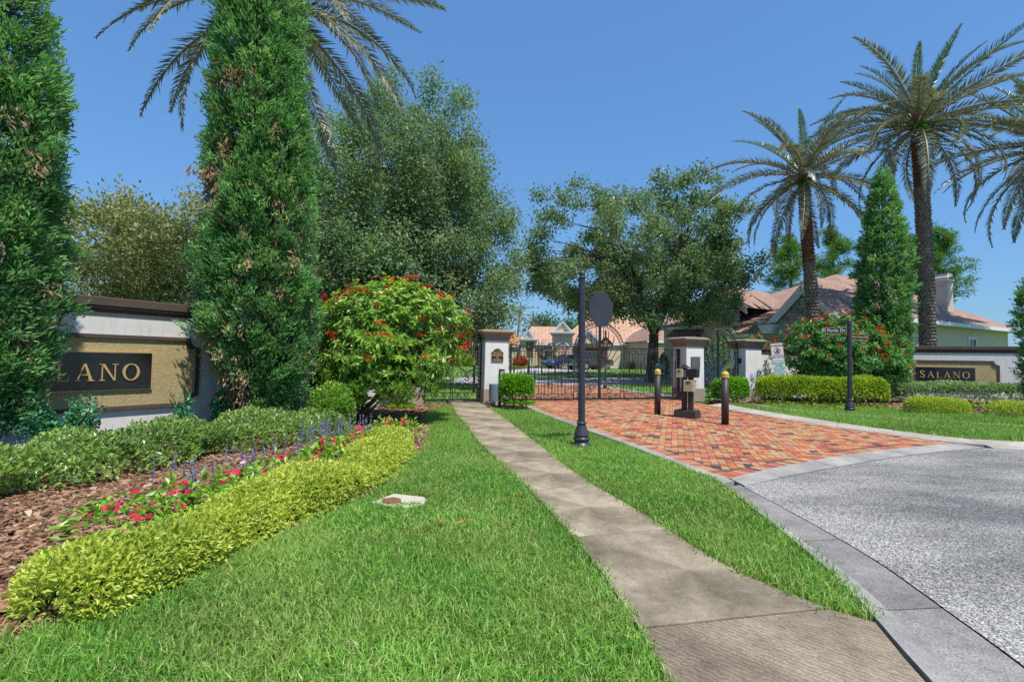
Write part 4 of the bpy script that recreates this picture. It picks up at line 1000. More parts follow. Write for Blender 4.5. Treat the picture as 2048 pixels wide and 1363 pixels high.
for q in ring_quads(0, .04, .115, .125, .095, .105): mb.prism(q, -.033, -.028, 'xz')
mb.build('red_ring', M['red'], up)
mb = MB(); mb.prism([(-.075, -.03), (.075, -.03), (.05, .03), (.02, .07), (.025, .10), (0, .13), (-.025, .10), (-.02, .07), (-.05, .03)], -.031, -.028, 'xz'); mb.build('hooded_figure', M['ink'], up)
mb = MB(); mb.prism([(-.085, -.025), (-.068, -.042), (.085, .105), (.068, .122)], -.035, -.0315, 'xz'); mb.build('slash', M['red'], up)
lettering('THIS IS A SECURED', .043, M['ink'], up, (0, -.0295, -.135), bold=.001); lettering('CRIME WATCH AREA', .046, M['ink'], up, (0, -.0295, -.205), bold=.001)
lo = pl(rrect(.44, .68, .03), -.026, -.020, M['signwhite'], 'tow_away_panel', ws_, (0, 0, 1.295))
lettering('TOW-AWAY', .092, M['teal'], lo, (0, -.0275, .262), bold=.003); lettering('ZONE', .092, M['teal'], lo, (0, -.0275, .165), bold=.003)
for i, tx in enumerate(('UNAUTHORIZED', 'VEHICLES WILL', 'BE TOWED AWAY', 'AT OWNERS', 'EXPENSE 24 HRS')): lettering(tx, .052, M['teal'], lo, (0, -.0275, .075 - .078 * i), bold=.0015)

# street name sign
st_ = thing('street_name_sign', 'fluted black street sign post with two name blades', 'street sign', (10.93, 16.18, -.02))
fluted_pole(st_, 3.02, .070, 1.05)
for (an, z, tx, wd, nm, sz, sgn, tm) in ((R(158), 2.66, 'El Pardo Dr.', .68, 'name_blade', .135, -1, 'signwhite'), (R(18), 2.46, 'Robert T Jones Pkwy', .72, 'name_blade', .088, 1, 'goldpaint')):
    rt = an if sgn > 0 else an + math.pi
    cxl = (.07 + wd / 2 + .01) * math.cos(an), (.07 + wd / 2 + .01) * math.sin(an)
    mb = MB(); mb.prism(rrect(wd, .20, .03), -.010, .010, 'xz'); q = mb.build(nm, M['goldpaint'], st_, loc=(cxl[0], cxl[1], z)); q.rotation_euler = (0, 0, rt)
    mb = MB(); mb.prism(rrect(wd - .03, .17, .022), -.0125, .0125, 'xz'); mb.build('blade_face', M['black'], q)
    lettering(tx, sz, M[tm], q, (0, -.0145, 0), bold=.0012)
    mb = MB(); ex, ey = math.cos(an), math.sin(an); mb.tube([(ex * .06, ey * .06, z - .30), (ex * .16, ey * .16, z - .27), (ex * .30, ey * .30, z - .17), (ex * .42, ey * .42, z - .105)], .012, 6); mb.build('scroll_bracket', M['pole'], st_)

# irrigation valve slab
va = thing('valve_cover', 'pale concrete slab with round rusty lid in the lawn', 'valve cover', (-1.11, 5.33, 0), R(-20))
mb = MB(); mb.prism([(-.27, -.20), (-.05, -.23), (.22, -.19), (.26, .06), (.12, .20), (-.24, .18)], -.08, .004); mb.build('slab', M['valve_concrete'], va, bevel=.006)
mb = MB(); mb.lathe([(.095, .006), (.095, .020), (.085, .024), (.02, .025), (.001, .025)], (-.09, -.09, 0), 22); mb.build('lid', M['rust'], va)
tl = np.array([[0, 0, .07], [.09, .03, .085], [-.08, .01, .075]]); ld = np.array([[1, .3, .1], [.8, -.5, .2], [-1, .4, .1]], float)
v, f, rn = leaves(tl, ld, np.tile([0, 0, 1.], (3, 1)), .09, .035, np.array([.8, .9, .6]), .2)
lf = part('fallen_leaf', v, f, M['croton'], None, rn, loc=(-.47, 4.42, 0)); tag(lf, 'dry orange leaf lying on the lawn grass', 'leaf')

# ================================================================== TREES AND PLANTS
def interp_tab(tab, z): return np.interp(z, [t[0] for t in tab], [t[1] for t in tab])
def juniper(label, base, tab, n_tuft, blades, bl, bw, seed, dead=.05, zmin=.3, dead_side=None, lean=0.0, group='columnar junipers at the entrance'):
    rng = np.random.default_rng(seed); r = thing('juniper_tree', label, 'juniper', (*base, 0), 0, group); H = tab[-1][0]
    mb = MB(); mb.tube([(0, 0, -.1), (.03, .02, H * .3), (-.02, .03, H * .6), (0, 0, H * .9)], [.16, .12, .08, .02], 8)
    for k in range(60):
        z = rng.uniform(.4, H * .85); a = rng.uniform(0, 6.28); rr = float(interp_tab(tab, z)) * .75
        mb.tube([(0, 0, z - .25), (math.cos(a) * rr * .5, math.sin(a) * rr * .5, z), (math.cos(a) * rr, math.sin(a) * rr, z + .35)], [.028, .018, .006], 4)
    mb.build('trunk', M['bark'], r, fix=False)
    zz = rng.uniform(zmin, H, n_tuft * 4); w = interp_tab(tab, zz) / max(t[1] for t in tab); zz = zz[rng.random(len(zz)) < w][:n_tuft]; n = len(zz)
    th = rng.uniform(0, 6.283, n); R0_ = interp_tab(tab, zz)
    dirs = np.stack([np.cos(th), np.sin(th), np.zeros(n)], 1)
    Pn = np.column_stack([dirs[:, 0] * 1.4, dirs[:, 1] * 1.4, zz * .55])
    lump = 1 + .12 * wob(Pn, 2.0, 0) + .12 * wob(Pn, 5.2, 1) + .08 * wob(Pn, 11., 2)
    dep = np.where(rng.random(n) < .22, rng.uniform(.45, .85, n), rng.uniform(.86, 1.04, n))
    dep = np.where(rng.random(n) < .035, rng.uniform(1.10, 1.26, n), dep)
    P = dirs * (R0_ * lump * dep)[:, None]; P[:, 2] = zz
    # hollows: push some regions in
    hol = wob(Pn, 4.0, 3); P[:, :2] *= np.where(hol > .48, .76, 1.0)[:, None]
    P[:, 0] += lean * zz
    od = unit(dirs * .75 + np.array([0, 0, .62]) + rng.normal(0, .22, (n, 3)))
    if dead_side is not None: pd = dead * (1 + 5 * np.clip((dirs @ np.array(dead_side)), 0, 1) ** 2) * (zz < H * .55)
    else: pd = np.full(n, dead)
    isdead = rng.random(n) < pd * (1 + 1.2 * wob(Pn, 3.0, 2))
    tr = np.clip(.42 + .22 * rng.normal(0, 1, n) + .16 * wob(Pn, 6, 1), 0, 1)
    def tufts(sel, nb, droop=False):
        k = sel.sum(); B = np.repeat(P[sel], nb, 0); D0 = np.repeat(od[sel], nb, 0)
        if droop: D0 = unit(D0 * .5 + np.array([0, 0, -1.0]))
        m = len(B); f = rng.random((m, 1)) ** .7
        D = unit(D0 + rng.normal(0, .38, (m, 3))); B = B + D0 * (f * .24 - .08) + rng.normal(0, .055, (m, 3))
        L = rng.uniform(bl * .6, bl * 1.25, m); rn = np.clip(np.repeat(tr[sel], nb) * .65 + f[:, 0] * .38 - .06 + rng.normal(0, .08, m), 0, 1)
        return leaves(B, D, rdir(m, rng), L, L * bw * rng.uniform(.7, 1.3, m), rn, .35, .08, .42)
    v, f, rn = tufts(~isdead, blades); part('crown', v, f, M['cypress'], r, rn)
    if isdead.sum() > 0: v, f, rn = tufts(isdead, max(8, int(blades * .6)), True); tag(part('dead_sprigs', v, f, M['dead'], r, rn), kind='stuff')
    return r
juniper('tall columnar juniper cut by the photo edge in front of sign', (-7.42, 6.8), [(.1, .35), (.6, .55), (1.2, .68), (2.2, .84), (3.6, .92), (4.9, .80), (5.6, .66), (6.4, .50), (7.6, .30), (8.8, .05)], 2100, 36, .105, .29, 1, .05)
juniper('tallest full juniper column with brown sprigs beside sign wall', (-4.95, 10.2), [(.1, .25), (.6, .48), (1.3, .70), (2.3, .92), (4.7, .94), (6.8, .78), (8.9, .67), (11, .48), (13.2, .08)], 3700, 36, .112, .29, 2, .05, .35, (-.75, -.66, 0), lean=-.055)
juniper('pointed dark juniper column beside far flowering shrub', (16.1, 21.6), [(.1, .6), (.8, .72), (2, .80), (4.3, .86), (6.5, .74), (8.2, .52), (9.3, .28), (10.1, .03)], 1900, 20, .17, .30, 3, .02, .3)
juniper('sparse juniper at the end of the far sign wall', (18.75, 17.6), [(.1, .35), (1.0, .55), (2.2, .52), (3.4, .6), (4.4, .4), (5.4, .05)], 420, 24, .16, .24, 4, .05, .3)

def leafy_tree(name, label, base, th, tr_, cen, rad, n_clu, per, L, W, mat, seed, sig=.42, lumps=.16, limbs=7, cat='tree', weep=0.0, bark='bark', shell=.45, low=.0, strays=.12, group=None, cut=None):
    """trunk, limbs and a crown of leaf clusters around twig ends; cen/rad relative to the base"""
    rng = np.random.default_rng(seed); r = thing(name, label, cat, base, 0, group)
    rad = np.array(rad, float); cen = np.array(cen, float)
    mb = MB(); fork = np.array([0.05 * th, 0, th])
    mb.tube([(0, 0, -.15), (0, 0, .12), (.03 * th, .01 * th, th * .5), tuple(fork)], [tr_ * 1.45, tr_ * 1.08, tr_ * .92, tr_ * .8], 12)
    mb.build('trunk', M[bark], r, smooth=True)
    D = rdir(n_clu * 3, rng); D = D[(D[:, 2] > -.75)][:n_clu]; n = len(D)
    rr = rng.random(n) ** (1 / 3.0); rr = np.where(rng.random(n) < shell, rng.uniform(.82, 1.0, n), rr)
    lump = 1 + lumps * wob(D * 2.2 + seed, 1.0, 1) + lumps * .8 * wob(D * 4.6 + seed, 1.0, 2)
    C = cen + D * rad * (rr * lump)[:, None]
    st = rng.random(n) < strays; C[st] = cen + D[st] * rad * rng.uniform(1.0, 1.16, (st.sum(), 1)) * lump[st][:, None]
    C = C[C[:, 2] > max(low, .4)]
    if cut is not None: C = C[cut(C)]
    n = len(C)
    lm = MB(); ends = []
    for k in range(limbs):
        a = 2 * math.pi * k / limbs + rng.uniform(-.3, .3); el = rng.uniform(.25, 1.2)
        e = cen + np.array([math.cos(a) * math.cos(el), math.sin(a) * math.cos(el), math.sin(el)]) * rad * rng.uniform(.55, .8)
        m1 = fork + (e - fork) * .4 + np.array([0, 0, .10 * np.linalg.norm(e - fork)]) + rng.normal(0, .15, 3); m2 = fork + (e - fork) * .75 + rng.normal(0, .25, 3)
        q = [tuple(fork - np.array([0, 0, .12])), tuple(m1), tuple(m2), tuple(e)]; lm.tube(q, [tr_ * .52, tr_ * .34, tr_ * .2, tr_ * .07], 7)
        ends += [m1, m1 * .5 + m2 * .5, m2, m2 * .5 + e * .5, e]
    lm.build('limbs', M[bark], r, smooth=True, fix=False)
    E_ = np.array(ends); tw = MB()
    for i in range(0, n, 2):
        j = np.argmin(np.linalg.norm(E_ - C[i], axis=1)); a = E_[j]; c = C[i]; m_ = (a + c) / 2 + rng.normal(0, .12, 3); tw.tube([tuple(a), tuple(m_), tuple(c)], [.035 * tr_ / .3, .022 * tr_ / .3, .007], 3, False)
    tag(tw.build('twigs', M[bark], r, fix=False), kind='stuff')
    k = per; B = np.repeat(C, k, 0); out = unit(np.repeat(C - cen, k, 0) / rad); m = len(B)
    G = rng.normal(0, 1, (m, 3)) * sig; G[:, 2] *= .75; G += out * np.abs(rng.normal(0, .55, (m, 1))) * sig
    P = B + G
    if weep: P[:, 2] -= np.abs(rng.normal(0, weep, m)) * (rng.random(m) < .5)
    keep = P[:, 2] > max(.25, low - .3)
    if cut is not None: keep &= cut(P)
    P = P[keep]; out = out[keep]; m = len(P)
    Dl = unit(out * .5 + rng.normal(0, 1, (m, 3)) * .8 + np.array([0, 0, -.15 if weep else .1])); N = unit(rdir(m, rng) + np.array([0, 0, .9]))
    rn = np.clip(rng.beta(2, 2, m) * .8 + .15 * wob(P, 1.1, 0) + .05, 0, 1)
    Ls = rng.uniform(L * .7, L * 1.3, m)
    v, f, rn = leaves(P, Dl, N, Ls, Ls * W, rn, .2, .05); part('crown', v, f, M[mat], r, rn)
    return r
leafy_tree('live_oak', 'broad dark live oak standing behind the drive gate', (9.5, 34, hgt(34)), 3.2, .40, (-.4, 0, 7.2), (7.0, 6.0, 4.7), 430, 215, .20, .56, 'oak', 31, .34, .30, 9, 'oak tree', 0, 'bark', .42, 2.6, .2, cut=lambda q: q[:, 2] > 2.5 + np.clip(q[:, 0] - 2.6, 0, 9) * 1.05)
leafy_tree('feathery_oak', 'tall feathery oak behind the arched walking gate', (-5.0, 25.5, 0), 3.0, .32, (-.3, 0, 7.4), (5.0, 4.4, 6.3), 600, 250, .160, .5, 'oak2', 32, .31, .24, 9, 'oak tree', .5, 'bark', .42, 1.1, .2)
leafy_tree('crape_myrtle', 'olive brown spreading tree behind the near sign wall', (-14.6, 19.5, 0), 2.0, .2, (.4, 0, 4.1), (4.8, 3.4, 3.5), 380, 165, .15, .55, 'myrtle', 33, .30, .28, 8, 'tree', 0, 'twig', .42, 1.0, .2)
leafy_tree('shade_tree', 'dark green tree behind wall between juniper and flowering shrub', (-8.4, 22.5, 0), 2.0, .22, (0, 0, 4.6), (3.6, 3.2, 3.6), 200, 90, .17, .55, 'oak2', 34, .42, .16, 6, 'tree', 0, 'bark', .5, 1.0, .15)
for (x, y, h, rr, lb, sd_) in ((-7.5, 84, 6.5, 4.0, 'far green tree above the orange tiled roof', 41), (8.0, 92, 8.0, 5.0, 'far leafy tree behind the tan tiled roofs', 42), (15, 95, 7.5, 5.0, 'far round tree behind the drive gate oak', 43), (-18, 88, 7.0, 6, 'far tree behind the feathery oak', 44)):
    leafy_tree('far_tree', lb, (x, y, .7), 2.0, .25, (0, 0, h * .62), (rr, rr, h * .42), 70, 70, .5, .6, 'far_leaf', sd_, .8, .15, 5, group='trees far behind the houses')

def pine(label, base, h, seed, spread=3.2, z0=.45):
    rng = np.random.default_rng(seed); r = thing('pine_tree', label, 'pine', base, 0, 'pines behind the shingled house')
    mb = MB(); mb.tube([(0, 0, 0), (.1, 0, h * .5), (0, .1, h)], [.28, .2, .05], 8); mb.build('trunk', M['bark'], r, smooth=True)
    br = MB(); Pc = []
    for k in range(34):
        z = h * (z0 + (1 - z0) * (k + rng.random()) / 34); a = rng.uniform(0, 6.28); L = spread * (1.05 - .75 * ((z / h - z0) / (1 - z0)) ** 1.5) * rng.uniform(.5, 1.1)
        e = np.array([math.cos(a) * L, math.sin(a) * L, z + L * .25]); br.tube([(0, 0, z), tuple(e * [.5, .5, 1] - [0, 0, L * .12]), tuple(e)], [.07, .045, .015], 4)
        for q in range(5): Pc.append(e * [1 - .18 * q, 1 - .18 * q, 1] - [0, 0, .06 * L * q] + rng.normal(0, .28, 3))
    br.build('branches', M['bark'], r, fix=False)
    Pc = np.array(Pc); per = 75; B = np.repeat(Pc, per, 0); m = len(B); D = unit(rng.normal(0, 1, (m, 3)) + np.array([0, 0, .45])); P = B + D * rng.uniform(.05, .42, (m, 1)) + rng.normal(0, .12, (m, 3))
    L = rng.uniform(.26, .46, m); rn = np.clip(rng.beta(2, 2, m) + .1 * D[:, 2], 0, 1)
    v, f, rn = leaves(P, D, rdir(m, rng), L, .075, rn, .2); part('crown', v, f, M['pine'], r, rn)
for (px_, Y, h, sd_, sp_, lb) in ((1582, 58, 15.5, 51, 3.2, 'loose pine between the oak and the first palm trunk'), (1668, 62, 17.6, 52, 3.6, 'bright pine behind the roof beside the first palm trunk'), (1880, 56, 16.2, 53, 3.6, 'bright pine behind the chimney of the shingled house'), (1826, 60, 16.5, 54, 3.0, 'pine between the dark juniper and the tall palm trunk'), (1742, 64, 17.0, 55, 3.0, 'pine mostly hidden behind the dark juniper')):
    pine(lb, ((px_ - 1024) / 1000 * Y, Y, .5), h, sd_, sp_, .5)

# --- palms
def frond_mesh(L, droop, nl, ll, mat, seed, lw=.042, vee=.5):
    rng = np.random.default_rng(seed); n = 18; pts = []; p = np.zeros(3); tang = []
    for i in range(n + 1):
        s_ = i / n; a = -droop * s_ ** 1.4; t = np.array([math.cos(a), 0, math.sin(a)]); pts.append(p.copy()); tang.append(t); p = p + t * L / n
    pts = np.array(pts); tang = np.array(tang)
    mb = MB(); mb.tube([tuple(q) for q in pts], [.045 * (1 - .85 * i / n) + .004 for i in range(n + 1)], 5)
    V0 = np.array(mb.v, float); F0 = [f for f in mb.f if len(f) == 4]
    s_ = np.linspace(.10, .995, nl); s_ = np.repeat(s_, 2) + rng.normal(0, .003, nl * 2); s_ = np.clip(s_, .08, 1.0); side = np.tile([1., -1.], nl)
    P = np.stack([np.interp(s_, np.linspace(0, 1, n + 1), pts[:, k]) for k in range(3)], 1); T = unit(np.stack([np.interp(s_, np.linspace(0, 1, n + 1), tang[:, k]) for k in range(3)], 1))
    Sd = np.tile([0, 1., 0], (len(P), 1)) * side[:, None]; Up = np.cross(T, np.tile([0, 1., 0], (len(P), 1))); Up = -Up
    Up = np.where((Up[:, 2:] < 0), -Up, Up)
    fwd = (.55 + .75 * s_)[:, None]; D = unit(Sd + T * fwd + Up * (vee + rng.normal(0, .22, (len(P), 1))) + rng.normal(0, .07, (len(P), 3)))
    D[:, 2] -= .10 * rng.random(len(P)); 
    prof = np.clip(np.sin(np.pi * np.clip(s_ * .86 + .14, 0, 1)) ** .6, .25, 1); Lf_ = ll * prof * rng.uniform(.85, 1.1, len(P))
    v, f, rn = leaves(P, D, Up + Sd * .3, Lf_, lw * rng.uniform(.8, 1.2, len(P)), np.clip(rng.beta(2, 2, len(P)), 0, 1), .25, .06, .35)
    Vv = np.concatenate([V0, v]); F4 = np.array(F0); F3 = f + len(V0)
    return mesh_np('frond', Vv, [F4, F3], [M['rachis'], mat], np.concatenate([np.full(len(V0), .5), rn]), False, np.concatenate([np.zeros(len(F4)), np.ones(len(F3))]))
FR_UP = [frond_mesh(1.0 * 4.3, d, 74, .50, M['frondgreen'], 60 + i, .055, .75) for i, d in enumerate((.35, .5, .7))]
FR_MID = [frond_mesh(4.4, d, 80, .52, M['frond'], 70 + i, .056, .5) for i, d in enumerate((.75, .95, 1.15))]
FR_LOW = [frond_mesh(4.2, d, 76, .48, M['frond'], 80 + i, .054, .3) for i, d in enumerate((1.0, 1.3, 1.6))]
FR_THIN = [frond_mesh(4.6, d, 78, .50, M['frond'], 90 + i, .050, .25) for i, d in enumerate((.75, .95, 1.2))]
def palm(label, base, h, rb, nf, sc_, seed, lean=(0, 0), red=.3, boots=True, group='date palms rising behind the walls', thin=False, pmax=70, pmin=-36, fern=True):
    rng = np.random.default_rng(seed); r = thing('date_palm', label, 'palm', base, 0, group)
    cl = lambda f: np.array([lean[0] * f + .15 * math.sin(f * 3.0 + seed), lean[1] * f, h * f])
    zz = [i / 14 for i in range(15)]
    def trunk_part(f0, f1, nm, mat):
        mb = MB(); fs = [f0 + (f1 - f0) * i / 8 for i in range(9)]; mb.tube([tuple(cl(f) - np.array([0, 0, .2 if f == 0 else 0])) for f in fs], [rb * (1.08 - .22 * f) for f in fs], 12); t = mb.build(nm, mat, r, smooth=True)
        if boots:
            V = []; F = []; rows = int(h * (f1 - f0) / .17); nr = 13
            for i in range(rows):
                f = f0 + (f1 - f0) * (i + .5) / rows; c = cl(f); R_ = rb * (1.08 - .22 * f)
                for j in range(nr):
                    a = 2 * math.pi * (j + .5 * (i % 2)) / nr + rng.normal(0, .03); w_ = math.pi / nr * .95; o_ = R_ + rng.uniform(.035, .075); b = len(V)
                    for da, rr_, dz in ((-w_, R_ * .97, -.10), (w_, R_ * .97, -.10), (w_ * .75, o_, .055), (-w_ * .75, o_, .055), (w_ * .6, R_ * .95, .095), (-w_ * .6, R_ * .95, .095)):
                        V.append((c[0] + rr_ * math.cos(a + da), c[1] + rr_ * math.sin(a + da), c[2] + dz + rng.normal(0, .008)))
                    F += [(b, b + 1, b + 2, b + 3), (b + 3, b + 2, b + 4, b + 5)]
            tag(part('leaf_bases', V, np.array(F), mat, t), kind='stuff')
    trunk_part(0, 1 - red, 'trunk', M['palmbark']); trunk_part(1 - red + .001, 1, 'upper_trunk', M['palmred'])
    top = cl(1.0); mb = MB(); mb.lathe([(rb * .85, -.15), (rb * 1.15, .1), (rb * 1.05, .5), (rb * .6, .9), (.05, 1.2)], tuple(top), 12); mb.build('crown_heart', M['palmred'], r, smooth=True)
    for i in range(nf):
        f = i / (nf - 1); pitch = R(pmax + (pmin - pmax) * f ** 1.05) + rng.normal(0, .07); az = i * 2.39996 + rng.normal(0, .12)
        lib = (FR_THIN if thin else (FR_UP if f < .22 else FR_MID if f < .68 else FR_LOW)); me = lib[int(rng.integers(len(lib)))]
        o = link('frond', me, r, tuple(top + np.array([math.cos(az) * .18, math.sin(az) * .18, .75 - .75 * f])), None)
        o.rotation_mode = 'QUATERNION'; o.rotation_quaternion = (Matrix.Rotation(az, 3, 'Z') @ Matrix.Rotation(-pitch, 3, 'Y') @ Matrix.Rotation(rng.normal(0, .35), 3, 'X')).to_quaternion()
        k = sc_ * rng.uniform(.88, 1.08) * (.74 if f < .2 else .95); o.scale = (k, k, k)
    if fern:
        m = 130; a = rng.uniform(-2.6, -.6, m); P = top + np.stack([np.cos(a) * rb * 1.1, np.sin(a) * rb * 1.1, rng.uniform(-.35, .15, m)], 1); D = unit(np.stack([np.cos(a), np.sin(a), rng.uniform(-.5, .6, m)], 1) + rng.normal(0, .4, (m, 3)))
        v, f, rn = leaves(P, D, rdir(m, rng), rng.uniform(.2, .42, m), .09, rng.random(m), .2); part('fern_tuft', v, f, M['fern'], r, rn)
    return r
palm('tallest palm with thick ringed trunk behind far sign wall', (21.2, 25.6, 0), 13.8, .335, 48, 1.32, 101, (-.2, 0), .22)
palm('shorter palm in front of the stone gable house', (15.6, 25.8, 0), 11.0, .285, 42, 1.16, 102, (-.35, 0), .38)
palm('palm cut by the photo edge behind the tallest palm', (30.3, 27.5, 0), 13.6, .38, 46, 1.5, 103, (0, 0), .25)
palm('palm crown spreading behind the tallest full juniper', (-7.15, 14.0, 0), 11.6, .34, 42, 1.2, 104, (.1, 0), .2, True, 'date palms rising behind the walls', True, 68, -42, False)
for (px_, Y, h, sd_, lb) in ((1036, 80, 7.6, 111, 'small far palm above the tiled roof nearest the pillar'), (1062, 86, 6.6, 112, 'small far palm half hidden by oak leaves')):
    palm(lb, ((px_ - 1024) / 1000 * Y, Y, .7), h, .16, 16, .72, sd_, (0, 0), .2, False, 'palms far behind the houses', True, 70, -30, False)

# --- hedges and shrubs
def hedge(name, label, path, hw, h, n, L, W, mat, seed, cat='hedge', z0=.06, box=.35, lump=.10, group=None, inner=.3, stems=0, stem_h=None, up=.55, twigs=0, twmat='twig', base_gap=0.0, nz=2.2, parent_loc=None):
    """leafy band along a path: rounded cross-section with lumps, leaves on and under the surface"""
    rng = np.random.default_rng(seed); Lp = plen(path); p0 = path[0]; r = thing(name, label, cat, (*p0, 0), 0, group)
    t = rng.uniform(0, Lp, n); PT = np.array([[*along(path, x)[0], *along(path, x)[1]] for x in t]); C = PT[:, :2]; T = PT[:, 2:]; N2 = np.stack([-T[:, 1], T[:, 0]], 1)
    ph = rng.uniform(-.12, math.pi + .12, n); e = box; cx = np.sign(np.cos(ph)) * np.abs(np.cos(ph)) ** e; cz = np.sign(np.sin(ph)) * np.abs(np.sin(ph)) ** e
    # round the two ends
    endd = np.minimum(t, Lp - t); er = min(hw * .9, Lp * .25); ek = np.clip(endd / er, 0, 1); ek = np.sqrt(1 - (1 - ek) ** 2) * .9 + .1
    Q = np.column_stack([C, cz * h]) + np.column_stack([N2 * (cx * hw)[:, None], np.zeros(n)])
    lk = 1 + lump * wob(Q, nz, 0) + lump * .7 * wob(Q, nz * 2.6, 1)
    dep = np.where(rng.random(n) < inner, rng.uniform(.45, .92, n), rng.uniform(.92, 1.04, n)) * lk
    off = cx * hw * dep * ek; P = np.column_stack([C + N2 * off[:, None], z0 + base_gap + np.maximum(0, cz * (h - base_gap) * dep * (ek * .5 + .5))])
    out = unit(np.column_stack([N2 * cx[:, None], cz * 1.0]))
    D = unit(out * .7 + np.array([0, 0, up]) + rng.normal(0, .55, (n, 3))); N = unit(out + np.array([0, 0, .5]) + rng.normal(0, .45, (n, 3)))
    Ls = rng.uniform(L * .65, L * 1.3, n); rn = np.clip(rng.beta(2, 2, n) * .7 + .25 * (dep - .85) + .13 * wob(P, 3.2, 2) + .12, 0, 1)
    P[:, 0] -= p0[0]; P[:, 1] -= p0[1]
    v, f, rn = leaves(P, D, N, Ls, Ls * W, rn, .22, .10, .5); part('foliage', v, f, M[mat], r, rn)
    if stems:
        mb = MB()
        for k in range(stems):
            (x, y), (tx, ty) = along(path, Lp * (k + rng.uniform(.2, .8)) / stems); q = rng.normal(0, hw * .15)
            x += -ty * q - p0[0]; y += tx * q - p0[1]
            for b in range(4): mb.tube([(x, y, -.05), (x + rng.normal(0, .05), y + rng.normal(0, .05), h * .3), (x + rng.normal(0, hw * .5), y + rng.normal(0, hw * .4), h * .8)], [.014, .011, .006], 4)
        mb.build('stems', M['stem'], r, fix=False)
    if twigs:
        mb = MB(); idx = rng.integers(0, n, twigs)
        for i in idx:
            a = P[i] * [1, 1, .9]; d = unit((out[i] + rng.normal(0, .9, 3))[None])[0]; l_ = rng.uniform(.08, .26); mb.tube([tuple(a - d * l_ * .4), tuple(a + d * l_ * .3 + rng.normal(0, .012, 3)), tuple(a + d * l_)], [.0035, .003, .0015], 3, False)
        tag(mb.build('twigs', M[twmat], r, fix=False), kind='stuff')
    return r
hedge('low_hedge', 'loose low green hedge on bark mulch below near sign', [(-6.6, 3.6), (-5.75, 5.2), (-5.3, 6.3), (-5.12, 7.3), (-4.6, 8.3), (-4.0, 9.3), (-3.55, 10.2)], .62, .33, 24000, .066, .58, 'hawthorn', 201, box=.72, lump=.36, inner=.38, twigs=700, nz=2.6)
hedge('shrub', 'bright leafy shrub rising at the end of the low hedge', [(-4.0, 10.1), (-3.5, 10.7)], .45, .78, 4200, .085, .5, 'jat', 202, cat='shrub', box=.6, lump=.22, up=.8)
hedge('golden_border', 'golden yellow leafy border along the lawn edge', [(-2.50, 2.78), (-2.46, 3.3), (-2.38, 3.9), (-2.22, 4.7), (-1.96, 5.5), (-1.84, 6.6), (-1.85, 7.6), (-1.98, 8.8)], .32, .26, 42000, .046, .44, 'gold_leaf', 203, cat='border plants', z0=.03, box=.85, lump=.24, inner=.25, up=.15, nz=2.4)
hedge('trimmed_bush', 'square clipped bright green bush beside the private property pillar', [(-.30, 15.30), (.62, 15.62)], .46, .92, 6500, .085, .62, 'bright_leaf', 204, cat='bush', box=.30, lump=.07, inner=.35, stems=4, base_gap=.16, up=.3)
hedge('trimmed_bush', 'bright green bush with bare stem beside the front bollard', [(7.85, 19.25), (9.05, 19.5)], .5, .86, 5200, .10, .6, 'bright_leaf', 205, cat='bush', box=.5, lump=.10, inner=.35, stems=2, base_gap=.22, up=.3)
hedge('golden_shrub', 'upright yellow green shrub behind the red flowering shrub', [(-3.75, 15.25), (-2.95, 15.45)], .50, 1.85, 6500, .085, .5, 'lime_leaf', 206, cat='shrub', box=.35, lump=.08, up=.4)
hedge('dark_shrub', 'dark green shrub in shade between juniper and flowering shrub', [(-4.75, 12.0), (-3.85, 12.9)], .5, 1.05, 4200, .12, .42, 'rose_leaf', 207, cat='shrub', box=.6, lump=.2, up=.6)
hedge('dark_shrub', 'dark green shrub tucked under the tallest juniper by the wall end', [(-5.75, 9.75), (-5.45, 10.1)], .28, .70, 2200, .11, .42, 'rose_leaf', 208, cat='shrub', box=.6, lump=.2, up=.6)
hedge('lime_hedge', 'clipped lime green hedge behind the leaning warning sign', [(9.3, 19.0), (11.3, 18.45), (13.5, 18.0)], .52, .98, 15000, .085, .55, 'lime_leaf', 209, box=.34, lump=.06, inner=.3, up=.35)
hedge('grey_green_hedge', 'clipped grey green hedge below the far sign', [(14.9, 20.6), (17.6, 20.9), (20.5, 20.5), (24.5, 19.0)], .5, .78, 17000, .10, .5, 'grey_leaf', 210, box=.34, lump=.06, inner=.3, stems=14, base_gap=.20, up=.35)
hedge('dark_hedge', 'dark low hedge under the far flowering shrub', [(10.7, 20.6), (13, 21.3), (15.2, 21.6)], .4, .85, 6500, .10, .5, 'rose_leaf', 211, box=.5, lump=.12)
hedge('golden_mound', 'low golden mound below the far hedge, widest one', [(12.6, 16.0), (13.6, 15.75), (14.2, 15.6)], .42, .44, 6500, .065, .45, 'gold_leaf', 212, cat='border plants', box=.55, lump=.08)
hedge('golden_mound', 'low golden mound cut by the photo edge below far hedge', [(14.7, 15.35), (16.2, 15.0), (17.8, 14.6)], .42, .44, 6500, .065, .45, 'gold_leaf', 213, cat='border plants', box=.55, lump=.08)

